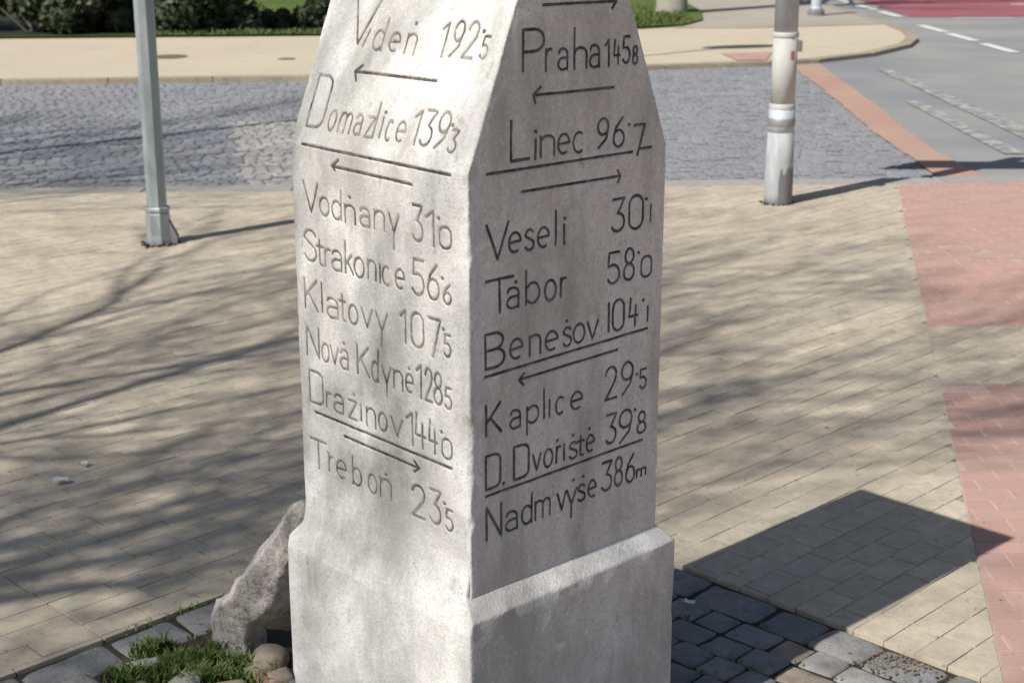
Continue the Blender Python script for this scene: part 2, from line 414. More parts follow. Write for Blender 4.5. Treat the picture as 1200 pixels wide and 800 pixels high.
ROWS = [
 ('L','Vídeň 192.5',[('V',0.4055,0.3299,1.3666,0.0865),('i',0.3546,0.3406,1.3635,0.0287),('d',0.3274,0.2998,1.36,0.0327),('e',0.2823,0.2554,1.36,0.0309),('n',0.2365,0.2124,1.3594,0.0319),('*',0.2259,0.2259,1.4086,0),('1',0.1537,0.1411,1.3604,0.0543),('9',0.1247,0.1021,1.362,0.0565),('2',0.0913,0.0671,1.363,0.056),('*',0.0547,0.0547,1.4057,0),('5',0.0502,0.0344,1.3642,0.0343)]),
 ('L','arrow',[(0.3527,1.3215,0.1359,1.3226),(0.3527,1.3215,0.3362,1.3328),(0.3527,1.3215,0.3432,1.3065)]),
 ('L','Domažlice 139.3',[('D',0.4495,0.4056,1.2207,0.088),('o',0.3882,0.3692,1.2197,0.0333),('m',0.3566,0.3251,1.2192,0.033),('a',0.3135,0.2952,1.22,0.0327),('z',0.2808,0.2629,1.2191,0.0324),('|',0.2589,0.25,1.2202,0.056),('|',0.2417,0.2362,1.2211,0.0349),('*',0.2403,0.2403,1.2628,0),('c',0.2272,0.2119,1.2189,0.0319),('e',0.2001,0.1787,1.2193,0.033),('1',0.1607,0.148,1.2203,0.0532),('3',0.137,0.1101,1.2209,0.0554),('9',0.1004,0.0741,1.22,0.0575),('*',0.0674,0.0674,1.2588,0),('3',0.0648,0.0468,1.2175,0.0345)]),
 ('L','rule',[(0.4475,1.1895,0.0431,1.1836)]),
 ('L','arrow',[(0.3577,1.16,0.1391,1.1558),(0.3577,1.16,0.3397,1.1727),(0.3577,1.16,0.3506,1.1533)]),
 ('L','Vodňany 31.0',[('V',0.4484,0.404,1.0678,0.0545),('o',0.3999,0.3718,1.0674,0.0325),('d',0.3633,0.3352,1.0658,0.033),('n',0.3249,0.2967,1.0646,0.0319),('*',0.3099,0.3099,1.111,0),('a',0.2824,0.256,1.0648,0.0323),('n',0.2431,0.2161,1.0655,0.032),('y',0.2036,0.176,1.065,0.0339),('3',0.1399,0.1123,1.0617,0.0607),('1',0.1048,0.0863,1.0593,0.0589),('*',0.0735,0.0735,1.1086,0),('0',0.0713,0.0434,1.0605,0.0356)]),
 ('L','Strakonice 56.6',[('S',0.4516,0.4159,0.9764,0.0572),('t',0.4154,0.3945,0.9741,0.0459),('r',0.3887,0.3719,0.9743,0.0331),('a',0.3684,0.3392,0.9718,0.036),('k',0.3289,0.3065,0.9726,0.0573),('o',0.3025,0.2755,0.9707,0.0354),('n',0.2636,0.242,0.9732,0.0336),('|',0.2303,0.2303,0.9719,0.0334),('c',0.2233,0.2022,0.9705,0.0333),('e',0.1884,0.1643,0.9703,0.0345),('5',0.1426,0.1113,0.9689,0.0605),('6',0.1033,0.0742,0.9687,0.0599),('*',0.0654,0.0654,1.0087,0),('6',0.0638,0.0444,0.9671,0.0334)]),
 ('L','Klatovy 107.5',[('K',0.4563,0.4176,0.8838,0.0567),('|',0.4034,0.4034,0.8854,0.0547),('a',0.3886,0.3547,0.8803,0.0368),('t',0.3513,0.3335,0.8821,0.0476),('o',0.3241,0.2978,0.8812,0.0347),('v',0.287,0.2551,0.8829,0.0344),('y',0.2458,0.2134,0.8836,0.034),('1',0.1773,0.1634,0.8773,0.0579),('0',0.1482,0.1158,0.8763,0.0603),('7',0.1016,0.0718,0.8679,0.0672),('*',0.0649,0.0649,0.9217,0),('5',0.0633,0.0459,0.8764,0.0371)]),
 ('L','Nová Kdyně 128.5',[('N',0.4554,0.419,0.7932,0.0578),('o',0.4096,0.3871,0.7918,0.0344),('v',0.3822,0.3587,0.793,0.0326),('a',0.3527,0.3296,0.7906,0.0356),('*',0.3421,0.3421,0.8389,0),('K',0.3031,0.269,0.7909,0.0542),('d',0.2617,0.2421,0.7875,0.0365),('y',0.2315,0.2074,0.7903,0.0315),('n',0.1994,0.1758,0.7867,0.0344),('e',0.1666,0.1457,0.7886,0.0341),('*',0.1565,0.1565,0.8327,0),('1',0.1363,0.1242,0.7862,0.06),('2',0.1137,0.0957,0.7862,0.0581),('8',0.0903,0.0703,0.786,0.0562),('5',0.0618,0.0453,0.7849,0.0363)]),
 ('L','Dražinov 144.0',[('D',0.4516,0.4096,0.7027,0.0621),('r',0.4003,0.3844,0.7036,0.03),('a',0.3768,0.348,0.7009,0.0348),('z',0.3331,0.3087,0.6997,0.0345),('*',0.3162,0.3162,0.7475,0),('|',0.2963,0.2963,0.7025,0.031),('n',0.2803,0.2554,0.6967,0.0357),('o',0.2458,0.2226,0.6988,0.0338),('v',0.2097,0.1785,0.6987,0.0335),('1',0.1668,0.1503,0.6929,0.06),('4',0.1419,0.1158,0.6944,0.0627),('4',0.1058,0.0843,0.6941,0.0591),('*',0.0729,0.0729,0.7387,0),('0',0.0713,0.0469,0.6937,0.0355)]),
 ('L','rule',[(0.4368,0.6851,0.0475,0.679)]),
 ('L','arrow',[(0.3499,0.6591,0.1337,0.6559),(0.1337,0.6559,0.1474,0.6656),(0.1337,0.6559,0.148,0.6455)]),
 ('L','Třeboň 23.5',[('T',0.4559,0.4065,0.5726,0.0568),('r',0.3995,0.3834,0.5768,0.0308),('*',0.4009,0.4009,0.6118,0),('e',0.3759,0.3468,0.5716,0.0357),('b',0.3265,0.3007,0.5716,0.0336),('o',0.2808,0.2556,0.5696,0.0366),('n',0.2447,0.2138,0.571,0.0363),('*',0.2283,0.2283,0.6174,0),('2',0.1555,0.1221,0.5619,0.0598),('3',0.1077,0.0779,0.5631,0.0623),('*',0.0688,0.0688,0.6086,0),('5',0.0655,0.0469,0.5616,0.0381)]),
 ('R','arrow',[(0.1676,1.4464,0.3421,1.4453),(0.3421,1.4453,0.3319,1.4338),(0.3421,1.4453,0.3291,1.4578)]),
 ('R','Praha 145.8',[('P',0.1229,0.1702,1.3436,0.0654),('r',0.1752,0.19,1.3403,0.0359),('a',0.2039,0.226,1.3394,0.0348),('h',0.2422,0.271,1.3386,0.0345),('a',0.2792,0.3032,1.3383,0.0369),('1',0.3169,0.3254,1.3376,0.0443),('4',0.3392,0.3542,1.3402,0.0403),('5',0.3617,0.3802,1.3399,0.0448),('8',0.3871,0.3992,1.337,0.0306)]),
 ('R','arrow',[(0.1463,1.3029,0.3398,1.3008),(0.1463,1.3029,0.1638,1.3154),(0.1463,1.3029,0.1512,1.29)]),
 ('R','Linec 96.7',[('L',0.0964,0.1379,1.2004,0.0656),('|',0.1517,0.1517,1.1973,0.0339),('*',0.1515,0.1515,1.2439,0),('n',0.1635,0.1955,1.1999,0.0342),('e',0.2046,0.2322,1.1985,0.0345),('c',0.2419,0.2688,1.1974,0.0348),('9',0.301,0.3289,1.1997,0.05),('6',0.3408,0.3682,1.197,0.0505),('*',0.3811,0.3811,1.2331,0),('7',0.3954,0.4225,1.1776,0.0528)]),
 ('R','rule',[(0.0425,1.1853,0.3905,1.1842),(0.4072,1.1877,0.4413,1.1871)]),
 ('R','arrow',[(0.1206,1.1469,0.361,1.1452),(0.361,1.1452,0.3526,1.156),(0.361,1.1452,0.3554,1.1346)]),
 ('R','Veselí 30.1',[('V',0.0418,0.0896,1.0417,0.06),('e',0.0915,0.1189,1.0463,0.0347),('s',0.1287,0.1486,1.0462,0.035),('e',0.1586,0.185,1.0448,0.0353),('|',0.2012,0.2012,1.0455,0.059),('|',0.222,0.222,1.0438,0.0342),('*',0.2237,0.2237,1.0882,0),('3',0.3415,0.375,1.0464,0.0582),('0',0.3861,0.4227,1.0444,0.0604),('*',0.431,0.431,1.0952,0),('|',0.4436,0.4436,1.0529,0.0297)]),
 ('R','Tábor 58.0',[('T',0.0393,0.1013,0.9508,0.0569),('a',0.0875,0.1151,0.9525,0.0354),('*',0.1072,0.1072,0.9971,0),('b',0.131,0.1634,0.9531,0.0358),('o',0.1756,0.2025,0.9501,0.0361),('r',0.2149,0.2296,0.9518,0.0334),('5',0.333,0.3644,0.9531,0.0561),('8',0.3755,0.403,0.9525,0.0582),('*',0.4138,0.4138,0.9991,0),('0',0.4216,0.4498,0.9511,0.0383)]),
 ('R','Benešov 104.1',[('B',0.0378,0.0815,0.858,0.0594),('e',0.0944,0.1233,0.8613,0.0362),('n',0.1395,0.1661,0.8605,0.035),('e',0.1785,0.2086,0.8591,0.0354),('s',0.2224,0.2417,0.8599,0.0341),('*',0.2305,0.2305,0.9058,0),('o',0.2474,0.2753,0.8603,0.0344),('v',0.2826,0.3091,0.8605,0.0331),('|',0.3376,0.3376,0.8658,0.0523),('0',0.3479,0.3784,0.8633,0.0574),('4',0.3921,0.4153,0.8635,0.0531),('*',0.4303,0.4303,0.9077,0),('|',0.4426,0.4426,0.8659,0.0276)]),
 ('R','rule',[(0.0365,0.845,0.4424,0.8519)]),
 ('R','arrow',[(0.1146,0.8235,0.362,0.827),(0.1146,0.8235,0.1255,0.812),(0.1146,0.8235,0.1275,0.833)]),
 ('R','Kaplice 29.5',[('K',0.038,0.0733,0.7408,0.0533),('a',0.0943,0.1188,0.7384,0.0325),('p',0.1339,0.1629,0.7385,0.0312),('|',0.1753,0.1753,0.7399,0.0533),('|',0.1888,0.1888,0.7391,0.0315),('c',0.2049,0.2263,0.7383,0.0317),('e',0.2429,0.272,0.7366,0.0336),('2',0.3317,0.3615,0.7371,0.0602),('9',0.3751,0.4055,0.7371,0.0608),('*',0.4171,0.4171,0.7692,0),('5',0.4257,0.4437,0.738,0.0366)]),
 ('R','D. Dvořiště 39.8',[('D',0.0374,0.0711,0.6428,0.0607),('*',0.0791,0.0791,0.6447,0),('D',0.1034,0.1384,0.6437,0.06),('v',0.1488,0.1677,0.6473,0.0303),('o',0.1761,0.1974,0.6462,0.0337),('r',0.207,0.2189,0.6483,0.0307),('*',0.2091,0.2091,0.6904,0),('|',0.2265,0.2265,0.6488,0.0308),('s',0.2406,0.2604,0.6459,0.0309),('*',0.2489,0.2489,0.6902,0),('t',0.2603,0.2781,0.6468,0.0376),('e',0.2847,0.305,0.6468,0.0329),('*',0.2922,0.2922,0.6926,0),('3',0.3362,0.364,0.6503,0.0564),('9',0.3709,0.4062,0.6441,0.0619),('*',0.414,0.414,0.7001,0),('8',0.4216,0.4445,0.65,0.0423)]),
 ('R','rule',[(0.0371,0.6311,0.4361,0.6357)]),
 ('R','Nadm. výše 386 m',[('N',0.0388,0.0729,0.5499,0.0603),('a',0.084,0.1118,0.5518,0.0353),('d',0.1221,0.1472,0.5531,0.034),('m',0.1556,0.192,0.554,0.0343),('v',0.2113,0.2322,0.5534,0.0346),('y',0.2353,0.2598,0.5577,0.0298),('*',0.2516,0.2516,0.6046,0),('s',0.2641,0.2821,0.558,0.0317),('*',0.277,0.277,0.6044,0),('e',0.291,0.3115,0.5569,0.0335),('3',0.327,0.3549,0.5602,0.0556),('8',0.3617,0.383,0.561,0.056),('6',0.3923,0.4163,0.5592,0.0547),('m',0.4226,0.4482,0.5629,0.0155)]),
]


def arc(cx, cy, rx, ry, a0, a1, n=8):
    return [(cx + rx * math.cos(math.radians(a0 + (a1 - a0) * i / n)), cy + ry * math.sin(math.radians(a0 + (a1 - a0) * i / n))) for i in range(n + 1)]
G = {
 '|': [[(0, 0), (0, 1)]],
 'i': [[(.2, 0), (.8, 1)]],
 'V': [[(0, 1), (.5, 0), (1, 1)]],
 'v': [[(0, 1), (.5, 0), (1, 1)]],
 'y': [[(0, 1), (.5, 0.02)], [(1, 1), (.5, 0.02), (.45, -.8)]],
 'T': [[(0, 1), (1, 1)], [(.5, 1), (.5, 0)]],
 'L': [[(0, 1), (0, 0), (1, 0)]],
 'K': [[(0, 0), (0, 1)], [(.95, 1), (0.03, .42)], [(.28, .56), (1, 0)]],
 'k': [[(0, 0), (0, 1)], [(.85, .6), (0.05, .27)], [(.3, .38), (1, 0)]],
 'N': [[(0, 0), (0, 1), (1, 0), (1, 1)]],
 'D': [[(0, 0), (0, 1)] + [(.55, 1)] + arc(.55, .82, .45, .18, 90, 0, 4) + arc(.55, .18, .45, .18, 0, -90, 4) + [(0, 0)]],
 'P': [[(0, 0), (0, 1), (.55, 1)] + arc(.55, .73, .45, .27, 90, -90, 8) + [(0, .46)]],
 'B': [[(0, 0), (0, 1), (.5, 1)] + arc(.5, .76, .42, .24, 90, -90, 8) + [(0, .52)], [(.5, .52)] + arc(.55, .26, .45, .26, 90, -90, 8) + [(0, 0)]],
 'S': [arc(.5, .74, .5, .26, 20, 180, 8) + arc(.5, .27, .5, .27, 40, -160, 9)],
 's': [arc(.5, .74, .46, .26, 30, 190, 8) + arc(.5, .26, .5, .26, 50, -160, 9)],
 'o': [arc(.5, .5, .5, .5, 0, 360, 16)],
 '0': [arc(.5, .72, .5, .28, 0, 180, 8) + arc(.5, .28, .5, .28, 180, 360, 8) + [(1, .72)]],
 'c': [arc(.5, .5, .5, .5, 55, 305, 12)],
 'e': [[(.02, .52), (1, .56)] + arc(.5, .52, .5, .48, 5, 300, 14)],
 'a': [[(.05, .80)] + arc(.45, .72, .5, .28, 130, 0, 6) + [(.95, 0)], [(.95, .56)] + arc(.45, .28, .45, .28, 90, 270, 8) + [(.95, .06)]],
 'd': [[(.95, 0), (1, 1.62)], arc(.5, .5, .48, .5, 40, 320, 12)],
 'b': [[(.0, 1.62), (.0, 0)], arc(.48, .5, .5, .5, 140, -140, 12)],
 'h': [[(0, 0), (0, 1.95)], [(0, .7)] + arc(.5, .7, .5, .3, 150, 0, 6) + [(1, 0)]],
 'n': [[(0, 0), (0, 1)], [(0, .7)] + arc(.5, .7, .5, .3, 150, 0, 6) + [(1, 0)]],
 'm': [[(0, 0), (0, 1)], [(0, .75)] + arc(.26, .75, .24, .25, 150, 0, 5) + [(.5, 0)], [(.5, .75)] + arc(.76, .75, .24, .25, 150, 0, 5) + [(1, 0)]],
 'r': [[(0, 0), (0, 1)], [(0, .62)] + arc(.62, .62, .55, .36, 150, 65, 5)],
 'p': [[(0, -.62), (0, 1)], arc(.48, .5, .5, .5, 140, -140, 12)],
 't': [[(.5, 1), (.5, .1), (.62, 0), (.9, 0)], [(.0, .74), (1, .74)]],
 'z': [[(0, 1), (1, 1), (0, 0), (1, 0)]],
 '1': [[(0, .80), (1, 1), (1, 0)]],
 '2': [[(.02, .78)] + arc(.5, .74, .48, .26, 175, 0, 8) + [(.9, .56), (0, 0), (1, 0)]],
 '3': [[(.05, 1), (.95, 1), (.42, .56)] + arc(.45, .28, .5, .28, 80, -150, 9)],
 '4': [[(.15, 1), (0, .36), (1, .36)], [(.72, .72), (.72, 0)]],
 '5': [[(.92, 1), (.12, 1), (.05, .57), (.4, .60)] + arc(.45, .30, .5, .30, 80, -150, 9)],
 '6': [[(.85, 1), (.25, .68), (.02, .36)] + arc(.5, .29, .48, .29, 170, -190, 14)],
 '7': [[(0, 1), (1, 1), (.3, 0)]],
 '8': [arc(.5, .76, .40, .24, 0, 360, 12), arc(.5, .26, .5, .26, 0, 360, 14)],
 '9': [arc(.5, .72, .48, .28, 0, 360, 14), [(.98, .72), (.8, .3), (.1, 0)]],
}
def row_strokes(kind, items, FACE='L'):
    out = []     # (points in (t, z), half width)
    for it in items:
        if isinstance(it[0], str):
            ch, t1, t2, zb, ht = it
            if ch == '*':
                out.append(([(t1 - .0012, zb), (t1 + .0012, zb)], .0026)); continue
            hw = .0018 if ht < .045 else .0021
            if FACE == 'R': hw += .0002
            for st in G[ch]:
                out.append(([(t1 + p[0] * (t2 - t1), zb + p[1] * ht) for p in st], hw))
        else:
            out.append(([(it[0], it[1]), (it[2], it[3])], .0021))
    return out

def inset(z):
    return np.clip((np.asarray(z, float) - ZS) * KS, 0, None)

def relief(face, t, z):
    """outward unevenness of the dressed stone, metres"""
    o = {'L': 0.0, 'R': 31.7, 'B': 57.0}[face]
    return ((0.0005 if face == 'R' else 0.0009) * vnoise(np.asarray(t) * 9 + o, np.asarray(z) * 7 + o, o) +
            0.0007 * vnoise(np.asarray(t) * 38 + o, np.asarray(z) * 31, 3.3 + o))

def edge_r(z, e):
    z = np.asarray(z, float)
    r = 0.0035 + 0.001 * vnoise(z * 16, e * 9.1, 0.5) + 0.0025 * np.clip(vnoise(z * 90, e * 2.1, 8.5), 0, 1)
    chips = np.clip(vnoise(z * 34, e * 5.7, 2.5) - 0.30, 0, 1) * 0.009
    big = np.clip(vnoise(z * 9 + 1.7, e * 3.3, 7.5) - 0.42, 0, 1) * 0.009
    r = r + chips + big
    if e == 0:
        r = r + 0.007 * np.exp(-((z - 0.590) / 0.012) ** 2) + 0.006 * np.exp(-((z - 1.06) / 0.02) ** 2)
    return r

def round_edge(e, r):
    e2 = np.where(e < r, e + .293 * r * (1 - e / r), e)
    dep = np.where(e2 < r, r - np.sqrt(np.clip(r * r - (r - e2) ** 2, 0, None)), 0)
    return e2, dep

ms = empty('milestone', (CX + (RX + LX) * PW / 2, CY + (RY + LY) * PW / 2, 0),
           'tall square whitewashed stone milestone with tapering top, covered in engraved town names and distances', 'milestone')
MSO = Vector(ms.location)

def face_point(face, t, z, out):
    """t from the near corner along the face, out = outward offset"""
    t = np.asarray(t, float); z = np.asarray(z, float); out = np.asarray(out, float)
    if face == 'L':
        s = inset(z)
        X = CX + LX * t + RX * (s - out); Y = CY + LY * t + RY * (s - out)
    else:
        X = CX + RX * t - LX * out; Y = CY + RY * t - LY * out
    return X, Y

# --- groove depth maps
DT = 0.0017
zrows = np.concatenate([np.arange(Z0 - 0.006, 1.50, DT), np.linspace(1.502, ZT - 0.012, 40), ZT - 0.012 + 0.012 * np.sin(np.linspace(0.2, 1, 6) * PI / 2)])
nt = int(round(PW / DT))
tcol = np.linspace(0, PW, nt + 1)
groove = {}
for F in 'LR':
    D = np.full((len(zrows), nt + 1), 1.0)
    for face, kind, items in ROWS:
        if face != F: continue
        for pts, hw in row_strokes(kind, items, F):
            for (a0, b0), (a1, b1) in zip(pts[:-1], pts[1:]):
                m = 0.006
                i0 = np.searchsorted(zrows, min(b0, b1) - m); i1 = np.searchsorted(zrows, max(b0, b1) + m)
                j0 = max(0, np.searchsorted(tcol, min(a0, a1) - m)); j1 = np.searchsorted(tcol, max(a0, a1) + m)
                if i1 <= i0 or j1 <= j0: continue
                T, Z = np.meshgrid(tcol[j0:j1], zrows[i0:i1])
                L2 = (a1 - a0) ** 2 + (b1 - b0) ** 2 + 1e-12
                u = np.clip(((T - a0) * (a1 - a0) + (Z - b0) * (b1 - b0)) / L2, 0, 1)
                d = np.hypot(T - a0 - u * (a1 - a0), Z - b0 - u * (b1 - b0)) - hw
                D[i0:i1, j0:j1] = np.minimum(D[i0:i1, j0:j1], d)
    groove[F] = 0.0026 * np.clip(1 - (D - 0.0) / 0.0013, 0, 1)

# --- shaft: ring of four faces, corner columns shared
def shaft_mesh():
    cols = []
    nz = len(zrows)
    zz = zrows[:, None]
    s = inset(zrows)[:, None]
    top = np.clip((zrows - (ZT - 0.012)) / 0.012, 0, 1)[:, None]
    topin = 0.012 * (1 - np.sqrt(np.clip(1 - top ** 2, 0, 1)))
    # world position from (a along R, b along L)
    ncoarse = 26
    segs = []
    # right face: a from s to PW-s, b=0
    wR = PW - 2 * s
    f = tcol[None, :] / PW
    a = s + (tcol[None, :]).clip(0, None) * 0
    # keep the lettering where it stands: t is absolute distance from the near corner, clipped to the gable outline
    tt = np.clip(tcol[None, :], s, PW - s)
    tt = s + (PW - 2 * s) * f
    # groove has to be sampled at the real t
    def samp(F, T):
        j = np.clip(T / PW * nt, 0, nt - 1e-6); j0 = j.astype(int); fr = j - j0
        g = groove[F]; r = np.arange(nz)[:, None] + 0 * j0
        return g[r, j0] * (1 - fr) + g[r, j0 + 1] * fr
    r0 = edge_r(zrows, 0)[:, None]; r1 = edge_r(zrows, 1)[:, None]; r2 = edge_r(zrows, 2)[:, None]; r3 = edge_r(zrows, 3)[:, None]
    def face(lo, hi, T, rlo, rhi, disp):
        """returns t', depth along -normal"""
        e0 = T - lo; e1 = hi - T
        ea, da = round_edge(e0, rlo); eb, db = round_edge(e1, rhi)
        Tn = np.where(e0 < e1, lo + ea, hi - eb)
        dep = np.where(e0 < e1, da, db)
        fade = np.clip(np.minimum(e0, e1) / 0.012, 0, 1)
        return Tn, dep - disp * fade
    # R face
    T = tt
    Tn, dep = face(s, PW - s, T, r0, r1, relief('R', T, zz) - samp('R', T))
    A = Tn; B = dep + topin * 0
    cR = (A, B, zz + 0 * A)
    # far face along L at a = PW - s
    tb = np.linspace(0, PW, ncoarse + 1)[None, :]
    Tn, dep = face(0 * s, PW + 0 * s, tb + 0 * s, r1, r2, relief('B', tb + 0 * s, zz))
    cB = (PW - s - dep, Tn, zz + 0 * Tn)
    # back face, b = PW, a from PW-s to s
    tc = s + (PW - 2 * s) * (1 - np.linspace(0, 1, ncoarse + 1))[None, :]
    Tn, dep = face(s, PW - s, tc, r3, r2, relief('B', tc + 3, zz))
    cK = (Tn, PW - dep, zz + 0 * Tn)
    # left face, a = s, b from PW to 0
    tl = (PW - tcol)[None, :] + 0 * s
    Tn, dep = face(0 * s, PW + 0 * s, tl, r0, r3, relief('L', tl, zz) - samp('L', tl))
    cL = (s + dep, Tn, zz + 0 * Tn)
    parts = [cR, cB, cK, cL]
    A = np.concatenate([p[0][:, :-1] for p in parts], 1)
    B = np.concatenate([p[1][:, :-1] for p in parts], 1)
    Z = np.concatenate([p[2][:, :-1] for p in parts], 1)
    # rounded crest
    mid = PW / 2
    shrink = 1 - topin / np.maximum(PW / 2 - s, 0.02)
    A = mid + (A - mid) * shrink
    B = mid + (B - mid) * (1 - topin / (PW / 2))
    X = CX + RX * A + LX * B - MSO.x; Y = CY + RY * A + LY * B - MSO.y
    V = np.stack([X, Y, Z], -1).reshape(-1, 3)
    n = A.shape[1]
    i, j = np.meshgrid(np.arange(nz - 1), np.arange(n), indexing='ij')
    a0 = i * n + j; b0 = i * n + (j + 1) % n
    q = np.stack([a0, b0, b0 + n, a0 + n], -1).reshape(-1, 4)
    # crest cap: strip between the R-side row and the back row
    topb = (nz - 1) * n
    V = np.vstack([V, [[V[topb:, 0].mean(), V[topb:, 1].mean(), ZT + 0.001]]])
    c = len(V) - 1
    j = np.arange(0, n - 1, 2)
    cap = np.stack([topb + j, topb + j + 1, topb + (j + 2) % n, np.full_like(j, c)], -1)
    return V, np.vstack([q, cap])
V, q = shaft_mesh()
shaft = grid_obj('shaft', V, q, M_STONE, ms)

# --- inscriptions: painted bottoms of the grooves
def ribbon(V, Fs, face, pts, hw):
    P = []
    for (a0, b0), (a1, b1) in zip(pts[:-1], pts[1:]):
        L_ = math.hypot(a1 - a0, b1 - b0); n = max(1, int(L_ / 0.006))
        for i in range(n): P.append((a0 + (a1 - a0) * i / n, b0 + (b1 - b0) * i / n))
    P.append(pts[-1])
    closed = len(P) > 3 and math.hypot(P[0][0] - P[-1][0], P[0][1] - P[-1][1]) < 1e-5
    # butt the ends a little long
    base = len(V)
    out = []
    for i, p in enumerate(P):
        a = P[max(0, i - 1)]; b = P[min(len(P) - 1, i + 1)]
        if closed and i in (0, len(P) - 1): a, b = P[-2], P[1]
        dx, dz = b[0] - a[0], b[1] - a[1]
        l = math.hypot(dx, dz) or 1
        dx /= l; dz /= l
        jit = 1 + 0.35 * float(vnoise(p[0] * 260, p[1] * 260, 1.1))
        w = hw * jit
        ex = 0 if (0 < i < len(P) - 1 or closed) else (-hw * .6 if i == 0 else hw * .6)
        out.append((p[0] - dz * w + dx * ex, p[1] + dx * w + dz * ex)); out.append((p[0] + dz * w + dx * ex, p[1] - dx * w + dz * ex))
    o = np.array(out)
    if face == 'L': up = o[:, 1]
    X, Y = face_point(face, o[:, 0], o[:, 1], relief(face, o[:, 0], o[:, 1]) - 0.0009)
    for x, y, z in zip(X, Y, o[:, 1]): V.append((x - MSO.x, y - MSO.y, z))
    for i in range(len(P) - 1):
        a = base + 2 * i
        Fs.append((a, a + 1, a + 3, a + 2) if face == 'R' else (a, a + 2, a + 3, a + 1))
NAMES = {'arrow': 'engraved arrow', 'rule': 'engraved dividing line'}
def strokes_obj(nm, face, kind, items, mat, label=None):
    V = []; Fs = []
    for pts, hw in row_strokes(kind, items, face):
        ribbon(V, Fs, face, pts, hw)
    o = mesh_obj(nm, V, Fs, mat, ms)
    if label: o['label'] = label
for face, kind, items in ROWS:
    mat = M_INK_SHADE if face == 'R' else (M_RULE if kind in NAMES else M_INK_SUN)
    if kind == 'rule':
        for it in items: strokes_obj('engraved_line', face, kind, [it], mat)
    elif kind == 'arrow':
        it, hd = items[0], items[1]
        tip = it[0] if abs(it[0] - hd[0]) < 1e-6 else it[2]
        tail = it[2] if tip == it[0] else it[0]
        right = (tip > tail) if face == 'R' else (tip < tail)
        strokes_obj('engraved_arrow', face, kind, items, mat, 'engraved arrow pointing ' + ('right' if right else 'left') + (' on the shaded face' if face == 'R' else ' on the sunlit face'))
    else:
        k = next(i for i, it in enumerate(items) if it[0] in '0123456789')
        if kind.startswith('Bene'): k -= 1
        word, num = (kind[:-6], '386 m') if kind.startswith('Nadm') else kind.rsplit(' ', 1)
        strokes_obj('engraved_name', face, kind, items[:k], mat, 'engraved name ' + word)
        strokes_obj('engraved_distance', face, kind, items[k:], mat, 'engraved figure ' + num)

# --- plinth with a sloping ledge
def plinth_mesh():
    pz = np.concatenate([np.arange(-0.08, 0.39, 0.006), np.arange(0.39, 0.543, 0.0035)])
    sharp_z = [-1, 0.4185, 0.4215, 0.4530, 0.4565, 1]
    sharp_o = [0.028, 0.0278, 0.0262, -0.001, -0.0025, -0.0025]
    soft_z = [-1, 0.40, 0.425, 0.455, 0.49, 0.515, 0.54, 1]
    soft_o = [0.028, 0.0275, 0.021, 0.010, 0.0025, 0.0002, -0.004, -0.006]
    oS = np.interp(pz, sharp_z, sharp_o)[:, None]; oL = np.interp(pz, soft_z, soft_o)[:, None]
    off = {'R': oS, 'B': oS, 'K': oS, 'L': oL}
    n1 = 120
    f = np.linspace(0, 1, n1 + 1)[None, :]
    rC = [np.clip(0.0045 + 0.002 * vnoise(pz * 15, k * 7.1, 1.0) + 0.02 * np.clip(vnoise(pz * 11, k * 3.0, 9.0) - 0.35, 0, 1), 0.003, 0.014)[:, None] for k in range(4)]
    # ring order: R (near -> right), B (right -> back), K (back -> left), L (left -> near); corners 0 near, 1 right, 2 back, 3 left
    spec = [('R', 'L', 'B', 0, 1), ('B', 'R', 'K', 1, 2), ('K', 'B', 'L', 2, 3), ('L', 'K', 'R', 3, 0)]
    res = []
    for k, (nm, pa, pb, ca, cb) in enumerate(spec):
        out0 = off[nm]
        lo = -off[pa]; hi = PW + off[pb]
        T = lo + (hi - lo) * f
        zz = pz[:, None] + 0 * T
        o = k * 13.1
        d = (0.0008 if nm == 'R' else 0.0014) * vnoise(T * 7 + o, zz * 7, o) + 0.0013 * vnoise(T * 30 + o, zz * 30, o + 5)
        lip = 0 if nm == 'L' else np.exp(-((zz - 0.422) / 0.014) ** 2) * np.clip(vnoise(T * 24 + o, 0 * T, 4 + o) * 0.003 + 0.0003, 0, 1)
        amp = np.clip((out0 + 0.006) / 0.02, 0, 1)
        e0 = T - lo; e1 = hi - T
        ea, da = round_edge(e0, rC[ca]); eb, db = round_edge(e1, rC[cb])
        Tn = np.where(e0 < e1, lo + ea, hi - eb); dep = np.where(e0 < e1, da, db)
        fade = np.clip(np.minimum(e0, e1) / 0.012, 0, 1) * amp
        out = out0 - dep + (relief('L', PW - T, zz) if nm == 'L' else (d - lip)) * (np.clip(np.minimum(e0, e1) / 0.012, 0, 1) if nm == 'L' else fade)
        if nm == 'R': A, B = Tn, -out
        elif nm == 'B': A, B = PW + out, Tn
        elif nm == 'K': A, B = (PW - Tn), PW + out
        else: A, B = -out, PW - Tn
        res.append((A[:, :-1], B[:, :-1]))
    A = np.concatenate([r[0] for r in res], 1); B = np.concatenate([r[1] for r in res], 1)
    Z = pz[:, None] + 0 * A + 0.001 * vnoise(A * 14, B * 14, 2.2) * np.exp(-((pz[:, None] - 0.43) / 0.02) ** 2)
    n = A.shape[1]
    X = CX + RX * A + LX * B - MSO.x; Y = CY + RY * A + LY * B - MSO.y
    V = np.stack([X, Y, Z], -1).reshape(-1, 3)
    i, j = np.meshgrid(np.arange(len(pz) - 1), np.arange(n), indexing='ij')
    a0 = i * n + j; b0 = i * n + (j + 1) % n
    return V, np.stack([a0, b0, b0 + n, a0 + n], -1).reshape(-1, 4)
V, q = plinth_mesh()
grid_obj('plinth', V, q, M_STONE, ms)
